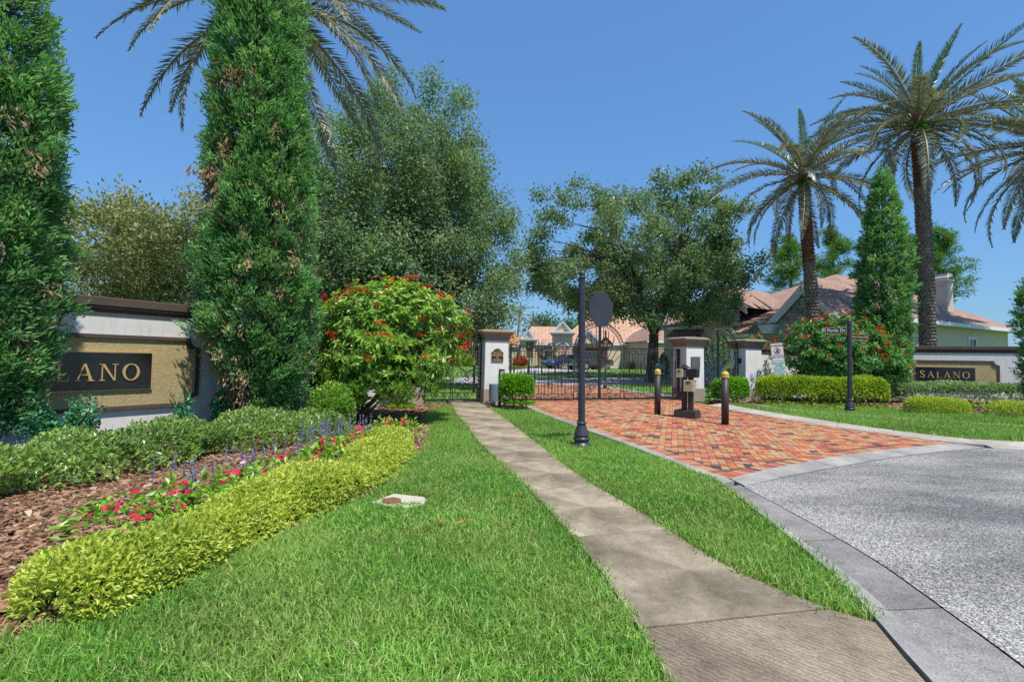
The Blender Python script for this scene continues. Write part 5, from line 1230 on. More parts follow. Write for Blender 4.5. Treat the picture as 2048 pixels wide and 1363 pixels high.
def whorl_bush(label, base, cen, rad, n_wh, seed, mat, stems, flowers, L=.15, pet='petal', name='flowering_shrub'):
    rng = np.random.default_rng(seed); r = thing(name, label, 'shrub', (*base, 0), 0, 'red flowering shrubs by the gate')
    cen = np.array(cen); rad = np.array(rad)
    D = rdir(n_wh * 3, rng); D = D[D[:, 2] > -.82][:n_wh]; n = len(D); lump = 1 + .20 * wob(D * 2 + seed, 1.3, 1) + .14 * wob(D * 5 + seed, 1, 2)
    rr = np.where(rng.random(n) < .62, rng.uniform(.88, 1.04, n), rng.uniform(.4, .9, n)); C = cen + D * rad * (rr * lump)[:, None]; C = C[C[:, 2] > .45]; n = len(C)
    mb = MB(); q = []
    for k in range(stems):
        a = 2 * math.pi * k / stems + rng.uniform(-.4, .4); e = cen + np.array([math.cos(a) * rad[0] * .55, math.sin(a) * rad[1] * .55, rad[2] * rng.uniform(-.25, .5)]); b0 = np.array([math.cos(a) * .10, math.sin(a) * .10, -.05])
        m1 = b0 + (e - b0) * .4 + rng.normal(0, .07, 3); m2 = b0 + (e - b0) * .75 + rng.normal(0, .08, 3); mb.tube([tuple(b0), tuple(m1), tuple(m2), tuple(e)], [.042, .032, .022, .009], 6); q += [m1, m2, e, (m1 + m2) / 2, (m2 + e) / 2]
    mb.build('stem', M['stem'], r, smooth=True, fix=False); q = np.array(q); tw = MB()
    for i in range(n):
        j = np.argmin(np.linalg.norm(q - C[i], axis=1) + (q[:, 2] > C[i, 2]) * .5); tw.tube([tuple(q[j]), tuple((q[j] + C[i]) / 2 + [0, 0, -.04]), tuple(C[i])], [.009, .007, .004], 3, False)
    tag(tw.build('twigs', M['stem'], r, fix=False), kind='stuff')
    per = 15; B = np.repeat(C, per, 0); m = len(B); out = unit(np.repeat(C - cen, per, 0) / rad * np.array([1, 1, 1]) + np.array([0, 0, .35])); rv = rdir(m, rng); rv = unit(rv - out * np.sum(rv * out, 1, keepdims=True))
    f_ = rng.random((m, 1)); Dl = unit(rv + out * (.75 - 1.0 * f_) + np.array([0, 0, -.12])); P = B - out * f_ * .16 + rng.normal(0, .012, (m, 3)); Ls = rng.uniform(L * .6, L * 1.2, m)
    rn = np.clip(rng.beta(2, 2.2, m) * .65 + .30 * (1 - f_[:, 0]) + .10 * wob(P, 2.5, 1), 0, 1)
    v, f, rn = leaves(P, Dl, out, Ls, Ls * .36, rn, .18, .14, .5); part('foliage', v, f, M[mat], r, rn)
    # flower clusters sit on whorl tips that look out of the crown
    fm = []
    for k in range(4):
        mm = 26; a = rng.uniform(0, 6.28, mm); Pq = np.stack([np.cos(a) * rng.uniform(0, .05, mm), np.sin(a) * rng.uniform(0, .05, mm), rng.uniform(0, .035, mm)], 1); Dq = unit(np.stack([np.cos(a), np.sin(a), rng.uniform(-.1, .7, mm)], 1))
        v, f, rn = leaves(Pq, Dq, np.tile([0, 0, 1.], (mm, 1)) + rng.normal(0, .3, (mm, 3)), .042, .026, np.clip(rng.random(mm) * .6 + .4 * (k == 3), 0, 1), .1); fm.append(mesh_np('flower_cluster', v, f, M[pet], rn))
    sel = np.where((np.sum(((C - cen) / rad) ** 2, 1) > .72) & (C[:, 2] > cen[2] - rad[2] * .3))[0]; rng.shuffle(sel)
    for i in sel[:flowers]:
        o_ = (C[i] - cen) / rad; o_ = o_ / np.linalg.norm(o_) + np.array([0, 0, .8]); o_ /= np.linalg.norm(o_)
        fo = link('flower_cluster', fm[int(rng.integers(4))], r, tuple(C[i] + o_ * .125)); k = rng.uniform(.8, 1.6); fo.scale = (k, k, k); fo.rotation_euler = (rng.uniform(-.5, .5), rng.uniform(-.5, .5), rng.uniform(0, 6.28))
    return r
whorl_bush('large red flowering shrub beside the walking gate', (-3.75, 11.9), (.72, .2, 1.80), (1.92, 1.45, 1.42), 1400, 301, 'jat', 10, 175, .165)
whorl_bush('large red flowering shrub behind the lime hedge', (13.6, 20.3), (-.55, 0, 2.05), (1.95, 1.3, 1.35), 720, 302, 'jatdeep', 10, 150, .20)
whorl_bush('small red flowering sprig above the far wall coping', (11.3, 23.2), (0, 0, 2.2), (.7, .5, .65), 70, 303, 'jatdeep', 4, 10, .2)
whorl_bush('red flowering shrub lower side growth next to the dark juniper', (15.1, 20.6), (.3, -.1, 1.45), (.8, .8, .75), 130, 304, 'jatdeep', 5, 22, .2)

def rose_plant(label, base, h, n, seed, spread=.6):
    rng = np.random.default_rng(seed); r = thing('leafy_plant', label, 'plant', (*base, 0)); mb = MB(); Pl = []; Dl = []
    for k in range(n):
        a = rng.uniform(0, 6.28); e = np.array([math.cos(a) * spread * rng.random() ** .6, math.sin(a) * spread * rng.random() ** .6, h * rng.uniform(.45, 1.0)]); mb.tube([(0, 0, -.02), tuple(e * [.4, .4, .55]), tuple(e)], [.007, .005, .003], 4)
        for q in range(9):
            f = rng.uniform(.45, 1); b = e * f * np.array([1, 1, 1]); 
            for c in range(5): Pl.append(b + rng.normal(0, .035, 3)); Dl.append(rng.normal(0, 1, 3) + np.array([0, 0, -.1]))
    mb.build('stems', M['stem'], r, fix=False); Pl = np.array(Pl); Dl = np.array(Dl); m = len(Pl)
    v, f, rn = leaves(Pl, Dl, np.tile([0, 0, 1.], (m, 1)) + rng.normal(0, .35, (m, 3)), rng.uniform(.05, .085, m), .05, rng.random(m), .12); part('foliage', v, f, M['rose_leaf'], r, rn)
rose_plant('teal green leafy plant in front of the near sign', (-6.55, 7.3), .85, 34, 401, .75)
rose_plant('thin leafy shoots growing against the near sign wall base', (-7.1, 6.2), .75, 20, 402, .6)
rose_plant('slim leafy shoot standing above the low hedge', (-5.6, 8.6), .95, 8, 403, .18)

# --- bedding flowers
vf = []
rngv = np.random.default_rng(71)
for k in range(4):
    a = np.arange(5) * 2 * math.pi / 5; P = np.zeros((5, 3)); D = np.stack([np.cos(a), np.sin(a), np.full(5, .18)], 1)
    v, f, rn = leaves(P, D, np.tile([0, 0, 1.], (5, 1)), .029, .031, np.full(5, (.1, .4, .75, .97)[k]), .08, .1, .62); vf.append(mesh_np('blossom', v, f, M['pink'], rn))
def vinca(label, x, y, nfl, seed, s_=1.0, group='pink vinca clumps in the near bed'):
    rng = np.random.default_rng(seed); r = thing('vinca_plant', label, 'flowers', (x, y, 0), 0, group); n = 190
    d = rdir(n, rng); P = d * np.array([.20, .20, .17]) * s_ * rng.uniform(.5, 1, (n, 1)); P[:, 2] = np.abs(P[:, 2]) + .08 * s_
    D = unit(d * [1, 1, .4] + rng.normal(0, .4, (n, 3))); Ls = rng.uniform(.035, .06, n) * s_
    v, f, rn = leaves(P, D, np.tile([0, 0, 1.], (n, 1)) + rng.normal(0, .4, (n, 3)), Ls, Ls * .5, np.clip(rng.beta(2, 2, n) + .05, 0, 1), .15); part('foliage', v, f, M['bright_leaf'], r, rn)
    for k in range(nfl):
        a = rng.uniform(0, 6.28); q = rng.uniform(0, .19) * s_; o = link('blossom', vf[int(rng.choice([0, 0, 1, 1, 2, 3], p=[.2, .2, .2, .2, .12, .08]))], r, (math.cos(a) * q, math.sin(a) * q, (.20 + rng.uniform(-.02, .07) - q * .35) * s_))
        o.rotation_euler = (rng.uniform(.0, .9), rng.uniform(-.5, .5), rng.uniform(-.6, .6)); kk = s_ * rng.uniform(.5, .78); o.scale = (kk, kk, kk)
for i, (x, y, nf_, lb) in enumerate(((-3.12, 3.95, 4, 'pink vinca clump nearest the photo bottom behind golden border'), (-2.92, 4.45, 6, 'pink vinca clump with white edged blossoms behind golden border'), (-2.72, 4.95, 6, 'pink vinca clump third from the near end of golden border'), (-2.62, 5.55, 5, 'pink vinca clump beside blue salvia, middle of golden border'), (-2.42, 6.25, 7, 'pink vinca clump in the dense patch, nearest of that patch'), (-2.52, 6.85, 9, 'pink vinca clump in the dense patch against blue salvia'), (-2.28, 7.15, 8, 'pink vinca clump in the dense patch touching golden border'), (-2.40, 7.75, 6, 'pink vinca clump at the back of the dense patch'), (-2.28, 9.0, 5, 'pink vinca clump at the far tip of golden border'), (-1.98, 9.15, 5, 'pink vinca clump farthest along, beside the lawn'))):
    vinca(lb, x + .08, y, nf_ + 10, 500 + i, 1.75)
FARV = ((14.6, 17.6), (15.3, 17.2), (16.0, 17.0), (16.6, 16.6), (17.3, 16.4), (18.0, 16.1), (15.6, 16.2), (16.8, 15.8))
FARL = ('first from the golden mound end', 'second from the golden mound end', 'third from the golden mound end', 'fourth along the hedge foot', 'fifth along the hedge foot', 'nearest the sparse juniper', 'in the front row between the mounds', 'in the front row behind the cut golden mound')
for i, (x, y) in enumerate(FARV): vinca('far bed pink vinca clump, ' + FARL[i], x, y, 10, 520 + i, 1.7, 'pink vinca clumps in the far bed')
def salvia(label, x, y, n, seed, s_=1.45, group='blue salvia clumps'):
    rng = np.random.default_rng(seed); r = thing('salvia_plant', label, 'flowers', (x, y, 0), 0, group); mb = MB(); Pf = []; Pg = []
    for k in range(n):
        bx, by = rng.normal(0, .12, 2) * s_; h = rng.uniform(.24, .40) * s_; lx, ly = rng.normal(0, .03, 2)
        mb.tube([(bx, by, 0), (bx + lx, by + ly, h)], .003, 4)
        for q in range(16): f = rng.uniform(.58, 1); Pf.append((bx + lx * f, by + ly * f, h * f))
        for q in range(7): f = rng.uniform(.1, .55); Pg.append((bx + lx * f, by + ly * f, h * f))
    mb.build('stems', M['stem'], r, fix=False); Pf = np.array(Pf); Pg = np.array(Pg)
    v, f, rn = leaves(Pf, rdir(len(Pf), rng) + [0, 0, .4], rdir(len(Pf), rng), .018 * s_, .013 * s_, rng.random(len(Pf)), .2); tag(part('flower_spikes', v, f, M['salvia'], r, rn), kind='stuff')
    v, f, rn = leaves(Pg, rdir(len(Pg), rng) * [1, 1, .5], np.tile([0, 0, 1.], (len(Pg), 1)) + rng.normal(0, .3, (len(Pg), 3)), .07 * s_, .022 * s_, rng.random(len(Pg)) * .8, .15); part('foliage', v, f, M['jat'], r, rn)
for i, (x, y, n, lb) in enumerate(((-3.05, 4.75, 12, 'blue salvia clump nearest the bark mulch front'), (-3.0, 5.5, 14, 'blue salvia clump beside the middle of the bark mulch'), (-2.9, 6.2, 10, 'sparse blue salvia clump before the dense flower patch'), (-2.78, 7.1, 22, 'thick blue salvia clump beside the dense pink patch'), (-2.72, 7.8, 24, 'thick blue salvia clump behind the dense pink patch'), (-2.55, 8.5, 18, 'blue salvia clump between pink patch and far border tip'))):
    salvia(lb, x, y, n, 540 + i)

# ================================================================== HOUSES
def roof_face(mb_list, pts, uvdir=None): mb_list.append([Vector(p) for p in pts])
def build_faces(name, faces, mat, parent, thick=.0):
    """planar roof faces with UVs in metres: u along the eave, v up the slope"""
    me = bpy.data.meshes.new(name); vs = []; fs = []
    for f in faces: b = len(vs); vs += [tuple(p) for p in f]; fs.append(tuple(range(b, b + len(f))))
    me.from_pydata(vs, [], fs); me.materials.append(mat); uv = me.uv_layers.new(name='UVMap')
    for p in me.polygons:
        n = p.normal.copy()
        if n.z < 0: p.flip(); n = -n
    me.update()
    for p in me.polygons:
        n = p.normal; e = Vector((0, 0, 1)).cross(n)
        e = e.normalized() if e.length > 1e-4 else Vector((1, 0, 0)); s_ = n.cross(e)
        for li in p.loop_indices:
            c = me.vertices[me.loops[li].vertex_index].co; uv.data[li].uv = (c.dot(e), c.dot(s_))
    return link(name, me, parent)
def hip(x0, x1, y0, y1, ze, zr, inset=None):
    w = y1 - y0; i_ = inset if inset is not None else w / 2; ym = (y0 + y1) / 2; a = (x0 + i_, ym, zr); b = (x1 - i_, ym, zr)
    return [[(x0, y0, ze), (x1, y0, ze), b, a], [(x1, y1, ze), (x0, y1, ze), a, b], [(x0, y1, ze), (x0, y0, ze), a], [(x1, y0, ze), (x1, y1, ze), b]]
def win(parent, c, w, h, face, trim='trimwhite', arch=False):
    """window in a wall: face is 'y-' or 'x-' (which way it looks)"""
    r = None
    def bx(mb, cx, cz, ww, hh, d0, d1):
        if face == 'y-': mb.box((c[0] + cx, c[1] + (d0 + d1) / 2, c[2] + cz), (ww, abs(d1 - d0), hh))
        else: mb.box((c[0] + (d0 + d1) / 2, c[1] + cx, c[2] + cz), (abs(d1 - d0), ww, hh))
    mb = MB(); t = .14
    for cx, cz, ww, hh in ((-w / 2 - t / 2, 0, t, h + 2 * t), (w / 2 + t / 2, 0, t, h + 2 * t), (0, h / 2 + t / 2, w, t), (0, -h / 2 - t / 2, w, t)): bx(mb, cx, cz, ww, hh, -.07, .02)
    o = mb.build('window', M[trim], parent)
    mb = MB(); bx(mb, 0, 0, w, h, -.02, .02); mb.build('pane', M['glass'], o)
    mb = MB(); bx(mb, 0, 0, .04, h, -.045, -.018); bx(mb, 0, 0, w, .04, -.0455, -.0185); mb.build('mullion', M[trim], o)
    return o
def gable(parent, xc, y, w, ze, zp, depth, roofm, trimm, wallm, ov=.35, stones=False):
    """gable facing -y: triangle wall, raking trim, two roof planes running back"""
    mb = MB(); mb.prism([(xc - w / 2, ze), (xc + w / 2, ze), (xc, zp)], y, y + .25, 'xz'); g = mb.build('gable', M[wallm], parent)
    k = (zp - ze) / (w / 2); fo = []
    for s_ in (-1, 1):
        e = (xc + s_ * (w / 2 + ov), y - ov, ze - ov * k); e2 = (xc + s_ * (w / 2 + ov), y + depth, ze - ov * k)
        fo.append([e, (xc, y - ov, zp + .02), (xc, y + depth, zp + .02), e2])
        mb = MB(); d = Vector((xc - e[0], 0, zp - e[2])); L = d.length; a = math.atan2(d.z, abs(d.x)) * (1 if s_ < 0 else -1)
        for q, (hh, dy) in enumerate(((.16, 0), (.14, .06), (.12, .11))):
            mb.box((e[0] + d.x / 2, y - ov + .05 + dy, e[2] + d.z / 2 - .10 - q * .14), (L, .08, hh), ry=-a)
        mb.build('rake_trim', M[trimm], parent)
    build_faces('gable_roof', fo, M[roofm], parent)
    return g

# --- the shingled house on the right: local x runs away along its long side, local y into the depth
HO = (18.77, 26.7, .35); HA = math.atan2(.46, .887)
h3 = thing('shingled_house', 'cream house with pinkish shingle roof and stone gable behind far wall', 'house', HO, HA)
ZE = 3.85; ZR = 8.1
mb = MB(); mb.box((9.0, 7.3, ZE / 2 - .2), (18, 14.6, ZE + .2)); mb.build('wall', M['cream_wall'], h3)
ra, rb_ = (10.4, 7.3, ZR), (15.2, 7.3, ZR - .0); ze_ = ZE - .02
build_faces('roof', [[(-.5, -.5, ze_), (18.5, -.5, ze_), rb_, ra], [(18.5, 15.1, ze_), (-.5, 15.1, ze_), ra, rb_], [(-.5, 15.1, ze_), (-.5, -.5, ze_), ra], [(18.5, -.5, ze_), (18.5, 15.1, ze_), rb_]], M['shingle'], h3)
for (a, b, hh) in (((-.55, -.56), (18.55, -.56), .22), ((-.56, -.5), (-.56, 15.1), .22)):
    mb = MB(); L = math.hypot(b[0] - a[0], b[1] - a[1]); mb.box(((a[0] + b[0]) / 2, (a[1] + b[1]) / 2, ZE - .10), (L if abs(b[0] - a[0]) > .1 else .10, .10 if abs(b[0] - a[0]) > .1 else L, hh)); mb.build('gutter', M['trim'], h3)
mb = MB(); mb.box((9, .0 - .26, ZE - .16), (18.9, .50, .04)); mb.build('soffit', M['trim'], h3)
win(h3, (6.0, -.0, 2.35), .75, 1.3, 'y-', 'trim'); win(h3, (4.35, -.0, 2.35), .6, 1.3, 'y-', 'trim'); win(h3, (12.5, -.0, 2.35), .9, 1.3, 'y-', 'trim')
mb = MB(); mb.box((14.5, 2.2, 6.1), (.82, .7, 3.3)); ch = mb.build('chimney', M['chimney'], h3)
mb = MB(); mb.box((14.5, 2.2, 7.35), (.92, .80, .26)); mb.box((14.5, 2.2, 7.6), (.92, .80, .24), taper=.72); mb.build('chimney_cap', M['white'], ch, bevel=.02)
mb = MB(); mb.box((14.5, 1.785, 7.42), (.6, .04, .10)); mb.build('chimney_vent', M['black'], ch)
# front (looks to local -x): build gables in a helper frame turned by -90 degrees about z
front = bpy.data.objects.new('front_wing', None); COL.objects.link(front); front.parent = h3; front.rotation_euler = (0, 0, -math.pi / 2)
# in this frame: local x = -(house y), local -y faces the street side (house -x)
gx_c = -2.35
mb = MB(); mb.box((gx_c, -.55, 1.6), (3.7, 1.5, 3.6)); mb.build('wing_wall', M['stone3'], front)
gable(front, gx_c, -1.32, 3.9, 3.75, 5.6, 6.0, 'shingle', 'trim', 'stone3', .38)
for s_ in (-1, 1):
    mb = MB(); mb.box((gx_c + s_ * 2.08, -1.45, 3.42), (.95, .75, .16)); mb.box((gx_c + s_ * 2.08, -1.45, 3.25), (.80, .66, .18)); mb.box((gx_c + s_ * 2.08, -1.45, 3.08), (.66, .58, .16)); mb.build('cornice_return', M['trim'], front)
    build_faces('cornice_shingles', [[(gx_c + s_ * 2.08 - .5, -1.85, 3.50), (gx_c + s_ * 2.08 + .5, -1.85, 3.50), (gx_c + s_ * 2.08 + .4, -1.2, 3.85), (gx_c + s_ * 2.08 - .4, -1.2, 3.85)]], M['shingle'], front)
random.seed(9); stn = []
z = 1.2
while z < 5.2:
    hh = random.uniform(.14, .24); half = 1.85 if z < 3.7 else 1.85 * (5.35 - z) / (5.35 - 3.7); x = -half
    while x < half - .12:
        w_ = min(random.uniform(.35, .95), half - x); 
        if w_ > .1: mb = MB(); mb.box((gx_c + x + w_ / 2, -1.33 - random.uniform(0, .03), z + hh / 2), (w_ - .02, .07, hh - .018)); mb.build('stone', M[random.choice(('stone1', 'stone1', 'stone2', 'stone3'))], front)
        x += w_
    z += hh
# arched entrance further along the front
ex = -8.4
mb = MB(); mb.box((ex - 1.5, -.15, 2.3), (4.4, .5, 5.0)); mb.build('entrance_block', M['white'], front)
gable(front, ex - .4, -.55, 3.9, 5.0, 6.4, 5, 'shingle', 'trim', 'white', .3)
arcp = [(ex - .4 - 1.15, 2.2), (ex - .4 + 1.15, 2.2)] + [(ex - .4 + 1.15 * math.cos(q), 3.75 + .75 * math.sin(q)) for q in [math.pi * k / 14 for k in range(15)]]
mb = MB(); mb.prism(arcp, -.62, -.56, 'xz'); mb.build('entrance_niche', M['tan_wall'], front)
mb = MB(); mb.tube([(ex - .4 + 1.22 * math.cos(q), -.64, 3.75 + .82 * math.sin(q)) for q in [math.pi * k / 14 for k in range(15)]], .13, 6); mb.build('arch_trim', M['trimwhite'], front)
gable(front, -4.9, 3.4, 3.2, 5.3, 6.9, 4, 'shingle', 'trim', 'cream_wall', .35)
build_faces('side_roof', [[(-7.0, -1.9, 3.1), (-5.7, -1.9, 3.1), (-5.9, -.4, 3.95), (-7.0, -.4, 3.95)]], M['shingle'], front)
build_faces('porch_roof', [[(ex - 4.9, -1.2, 3.05), (ex - 1.9, -1.2, 3.05), (ex - 1.9, 1.6, 4.9), (ex - 4.9, 1.6, 4.9)]], M['shingle'], front)
mb = MB(); mb.box((-6.4, -1.5, 2.9), (1.4, .7, .22)); mb.build('eave_trim', M['trim'], front)
mb = MB(); mb.box((ex - 3.4, -1.15, 2.95), (3.1, .12, .18)); mb.build('eave_trim', M['trim'], front)
mb = MB(); mb.box((ex - 3.4, .2, 1.4), (3.0, 2.4, 3.1)); mb.build('porch_wall', M['tan_wall'], front)

# --- the tan house behind the drive gate
h2 = thing('tan_tiled_house', 'tan house with pale terracotta tile roof behind the drive gate', 'house', (6.0, 56, .7), R(-4))
mb = MB(); mb.box((6.6, 5.0, 1.45), (14.0, 9.6, 2.9)); mb.box((-1.8, 6.0, 1.4), (6.2, 8.0, 2.8)); mb.build('wall', M['cream_wall'], h2)
build_faces('roof', hip(-.9, 14.3, .05, 10.6, 2.85, 6.6, 4.2), M['tile'], h2)
build_faces('wing_roof', hip(-5.6, 1.2, 1.8, 10.4, 2.75, 5.0, 1.6), M['tile'], h2)
mb = MB(); mb.box((6.7, .02, 2.72), (15.4, .10, .26)); mb.box((-2.2, 1.77, 2.62), (6.6, .10, .24)); mb.build('fascia', M['trim'], h2)
gable(h2, 2.4, -1.0, 3.4, 2.75, 4.3, 3.5, 'tile', 'trimwhite', 'cream_wall', .3)
gable(h2, -.4, -1.6, 1.9, 4.15, 5.15, 3, 'tile', 'trimwhite', 'cream_wall', .25)
mb = MB(); mb.box((-.4, -.6, 1.85), (2.2, 1.9, 4.4)); mb.build('portico_wall', M['cream_wall'], h2)
mb = MB(); mb.box((-.4, -1.35, 3.86), (2.9, 1.5, .14)); mb.box((-.4, -1.35, 3.72), (2.6, 1.3, .16)); mb.build('portico_cornice', M['trimwhite'], h2)
arcp = [(-.4 - .6, .0), (-.4 + .6, .0)] + [(-.4 + .6 * math.cos(q), 2.25 + .5 * math.sin(q)) for q in [math.pi * k / 10 for k in range(11)]]
mb = MB(); mb.prism(arcp, -1.60, -1.555, 'xz'); mb.build('entry_door', M['tan_wall'], h2)
mb = MB(); mb.tube([(-.4 + .66 * math.cos(q), -1.62, 2.25 + .56 * math.sin(q)) for q in [math.pi * k / 10 for k in range(11)]], .09, 6); mb.build('arch_trim', M['trimwhite'], h2)
gable(h2, -4.2, -.2, 1.5, 3.3, 4.3, 3, 'tile', 'trimwhite', 'cream_wall', .2)
mb = MB(); mb.box((-4.2, .6, 1.6), (1.6, 1.5, 3.3)); mb.build('second_portico_wall', M['cream_wall'], h2)
mb = MB(); mb.box((-4.2, .2, 3.12), (2.5, 1.4, .12)); mb.box((-4.2, .2, 2.98), (2.0, 1.2, .16)); mb.build('second_cornice', M['trimwhite'], h2)
mb = MB(); mb.box((2.9, .16, 1.15), (3.6, .08, 2.2)); mb.build('garage_door', M['garage'], h2)
win(h2, (-2.4, 1.98, 1.5), .9, 1.3, 'y-'); win(h2, (9.5, .18, 1.6), .8, 1.3, 'y-'); win(h2, (11.8, .18, 1.6), .8, 1.3, 'y-')
# --- the orange roofed house
h1 = thing('orange_roof_house', 'low house with bright orange tile roof beside the gate pillar', 'house', (-9.5, 63, .7), R(3))
mb = MB(); mb.box((6.2, 5, 1.35), (12.4, 9, 2.7)); mb.build('wall', M['tan_wall'], h1)
build_faces('roof', hip(-.7, 13.2, .3, 10.6, 2.65, 5.3, 5.2), M['orangetile'], h1)
mb = MB(); mb.box((6.2, .27, 2.55), (13.9, .10, .22)); mb.build('fascia', M['trim'], h1)
mb = MB(); mb.box((4.4, .46, 1.1), (4.6, .08, 2.15)); mb.build('garage_door', M['garage'], h1)
win(h1, (8.8, .48, 1.5), .9, 1.2, 'y-')
# --- pinkish house wing right of the oak
h4 = thing('pink_wing_house', 'pinkish low house wing seen between gate pillars', 'house', (14.5, 50, .7), R(10))
mb = MB(); mb.box((5, 4, 1.5), (11, 8, 3.0)); mb.build('wall', M['tan_wall'], h4)
build_faces('roof', hip(-1, 11.2, -.15, 8.6, 2.95, 6.0, 4.2), M['shingle'], h4)
mb = MB(); mb.box((5, -.17, 2.85), (12.2, .10, .22)); mb.build('fascia', M['trim'], h4)
win(h4, (2.2, -.02, 1.5), .9, 1.3, 'y-')

# ================================================================== CARS AND SMALL THINGS BEHIND THE GATE
def wheel(parent, x, y, rad=.37):
    mb = MB(); pr = [(rad * .62, -.1), (rad * .95, -.11), (rad, -.07), (rad, .07), (rad * .95, .11), (rad * .62, .1)]
    n = 20; vs = []; fs = []
    for (rr, yy) in pr:
        for j in range(n): q = 2 * math.pi * j / n; vs.append((x + rr * math.cos(q), y + yy, rad + rr * math.sin(q)))
    for i in range(len(pr) - 1):
        for j in range(n): fs.append((i * n + j, i * n + (j + 1) % n, (i + 1) * n + (j + 1) % n, (i + 1) * n + j))
    mb._add(vs, fs); w = mb.build('wheel', M['tyre'], parent)
    mb = MB(); vs = [(x + rad * .64 * math.cos(2 * math.pi * j / n), y + (.09 if y > 0 else -.09), rad + rad * .64 * math.sin(2 * math.pi * j / n)) for j in range(n)]
    mb._add(vs, [tuple(range(n))]); mb.build('rim', M['rim'], w)
tk = thing('pickup_truck', 'dark grey pickup truck parked with its tail toward gate', 'pickup truck', (5.6, 47.4, hgt(47.4)), R(44))
mb = MB(); prof = [(0, .50), (.05, 1.08), (2.1, 1.10), (2.12, 1.12), (3.9, 1.12), (5.35, 1.05), (5.62, .92), (5.68, .48), (5.1, .42), (4.95, .75), (4.65, .88), (4.3, .75), (4.15, .42), (1.65, .42), (1.5, .75), (1.2, .88), (.9, .75), (.75, .45)]
mb.prism(prof, -.96, .96, 'xz'); bd = mb.build('body', M['cargrey'], tk, bevel=.03)
mb = MB(); mb.prism([(2.12, 1.1), (2.28, 1.80), (3.35, 1.86), (4.35, 1.12)], -.86, .86, 'xz'); cb = mb.build('cab', M['cargrey'], tk, bevel=.05)
for s_ in (-1, 1):
    mb = MB(); mb.prism([(2.35, 1.2), (2.45, 1.70), (3.10, 1.73), (3.10, 1.2)], s_ * .845, s_ * .872, 'xz'); mb.build('side_window', M['glass'], cb)
    mb = MB(); mb.prism([(3.18, 1.2), (3.18, 1.73), (3.36, 1.74), (4.05, 1.2)], s_ * .845, s_ * .872, 'xz'); mb.build('side_window', M['glass'], cb)
    mb = MB(); mb.box((.03, s_ * .86, .90), (.08, .16, .32)); mb.build('tail_light', M['taillight'], tk)
    mb = MB(); mb.box((5.62, s_ * .78, .86), (.10, .28, .14)); mb.build('headlight', M['signwhite'], tk)
    mb = MB(); mb.box((4.0, s_ * 1.02, 1.2), (.12, .14, .16)); mb.build('side_mirror', M['black'], tk)
mb = MB(); mb.quad((2.19, -.74, 1.2), (2.19, .74, 1.2), (2.265, .68, 1.72), (2.265, -.68, 1.72)); mb.build('rear_window', M['glass'], cb)
mb = MB(); mb.quad((4.24, -.76, 1.22), (4.24, .76, 1.22), (3.48, .68, 1.80), (3.48, -.68, 1.80)); mb.build('windscreen', M['glass'], cb)
mb = MB(); mb.box((-.08, 0, .52), (.16, 1.7, .18)); mb.build('rear_bumper', M['galv'], tk, bevel=.02)
mb = MB(); mb.box((.02, 0, .86), (.04, 1.45, .42)); mb.build('tailgate', M['cargrey'], tk, bevel=.01)
for wx in (1.2, 4.65):
    for wy in (-.88, .88): wheel(tk, wx, wy, .39)
cr = thing('blue_car', 'blue hatchback parked beside the grey pickup', 'car', (5.4, 51.0, hgt(51)), R(214))
mb = MB(); mb.prism([(-2.1, .35), (-2.15, .75), (-2.0, .95), (1.0, .95), (1.95, .80), (2.15, .55), (2.1, .32), (1.75, .30), (1.6, .55), (1.3, .62), (1.0, .52), (.9, .30), (-.95, .30), (-1.05, .52), (-1.35, .62), (-1.65, .52), (-1.75, .30)], -.86, .86, 'xz'); mb.build('body', M['carblue'], cr, bevel=.04)
mb = MB(); mb.prism([(-2.0, .93), (-1.6, 1.42), (-.2, 1.48), (1.05, .93)], -.76, .76, 'xz'); cb2 = mb.build('cabin', M['carblue'], cr, bevel=.06)
for s_ in (-1, 1):
    mb = MB(); mb.prism([(-1.75, .98), (-1.45, 1.36), (-.25, 1.41), (.75, .98)], s_ * .75, s_ * .772, 'xz'); mb.build('side_window', M['glass'], cb2)
    mb = MB(); mb.box((2.03, s_ * .62, .70), (.14, .34, .14)); mb.build('headlight', M['signwhite'], cr)
mb = MB(); mb.quad((.99, -.66, .99), (.99, .66, .99), (-.12, .60, 1.47), (-.12, -.60, 1.47)); mb.build('windscreen', M['glass'], cb2)
for wx in (1.3, -1.35):
    for wy in (-.78, .78): wheel(cr, wx, wy, .32)

ss = thing('speed_sign', 'black speed limit twenty sign with gold digits behind gate', 'sign', (1.28, 36.0, hgt(36)), R(3))
mb = MB(); mb.box((0, .03, 1.1), (.07, .05, 2.2)); mb.build('post', M['pole'], ss)
mb = MB(); mb.box((0, 0, 2.22), (.50, .03, .62)); q = mb.build('panel', M['black'], ss)
lettering('SPEED', .11, M['goldpaint'], q, (0, -.018, 2.42)); lettering('20', .36, M['goldpaint'], q, (0, -.018, 2.17), bold=.006)
mb = MB(); mb.box((0, .0, 1.62), (.50, .028, .46)); mb.build('yellow_panel', M['yellow'], ss)
dm = thing('diamond_sign', 'black diamond no outlet sign on post with finial', 'sign', (5.1, 27.2, hgt(27)), R(-5))
mb = MB(); mb.tube([(0, .04, 0), (0, .04, 2.95)], .045, 8); mb.lathe([(.05, 2.95), (.07, 3.0), (.04, 3.06), (.05, 3.12), (.005, 3.25)], (0, .04, 0), 10); mb.lathe([(.13, 0), (.10, .2), (.05, .35)], (0, .04, 0), 10); mb.build('post', M['pole'], dm)
mb = MB(); mb.prism([(0, 1.98), (.42, 2.42), (0, 2.86), (-.42, 2.42)], -.02, .0, 'xz'); q = mb.build('diamond_panel', M['black'], dm)
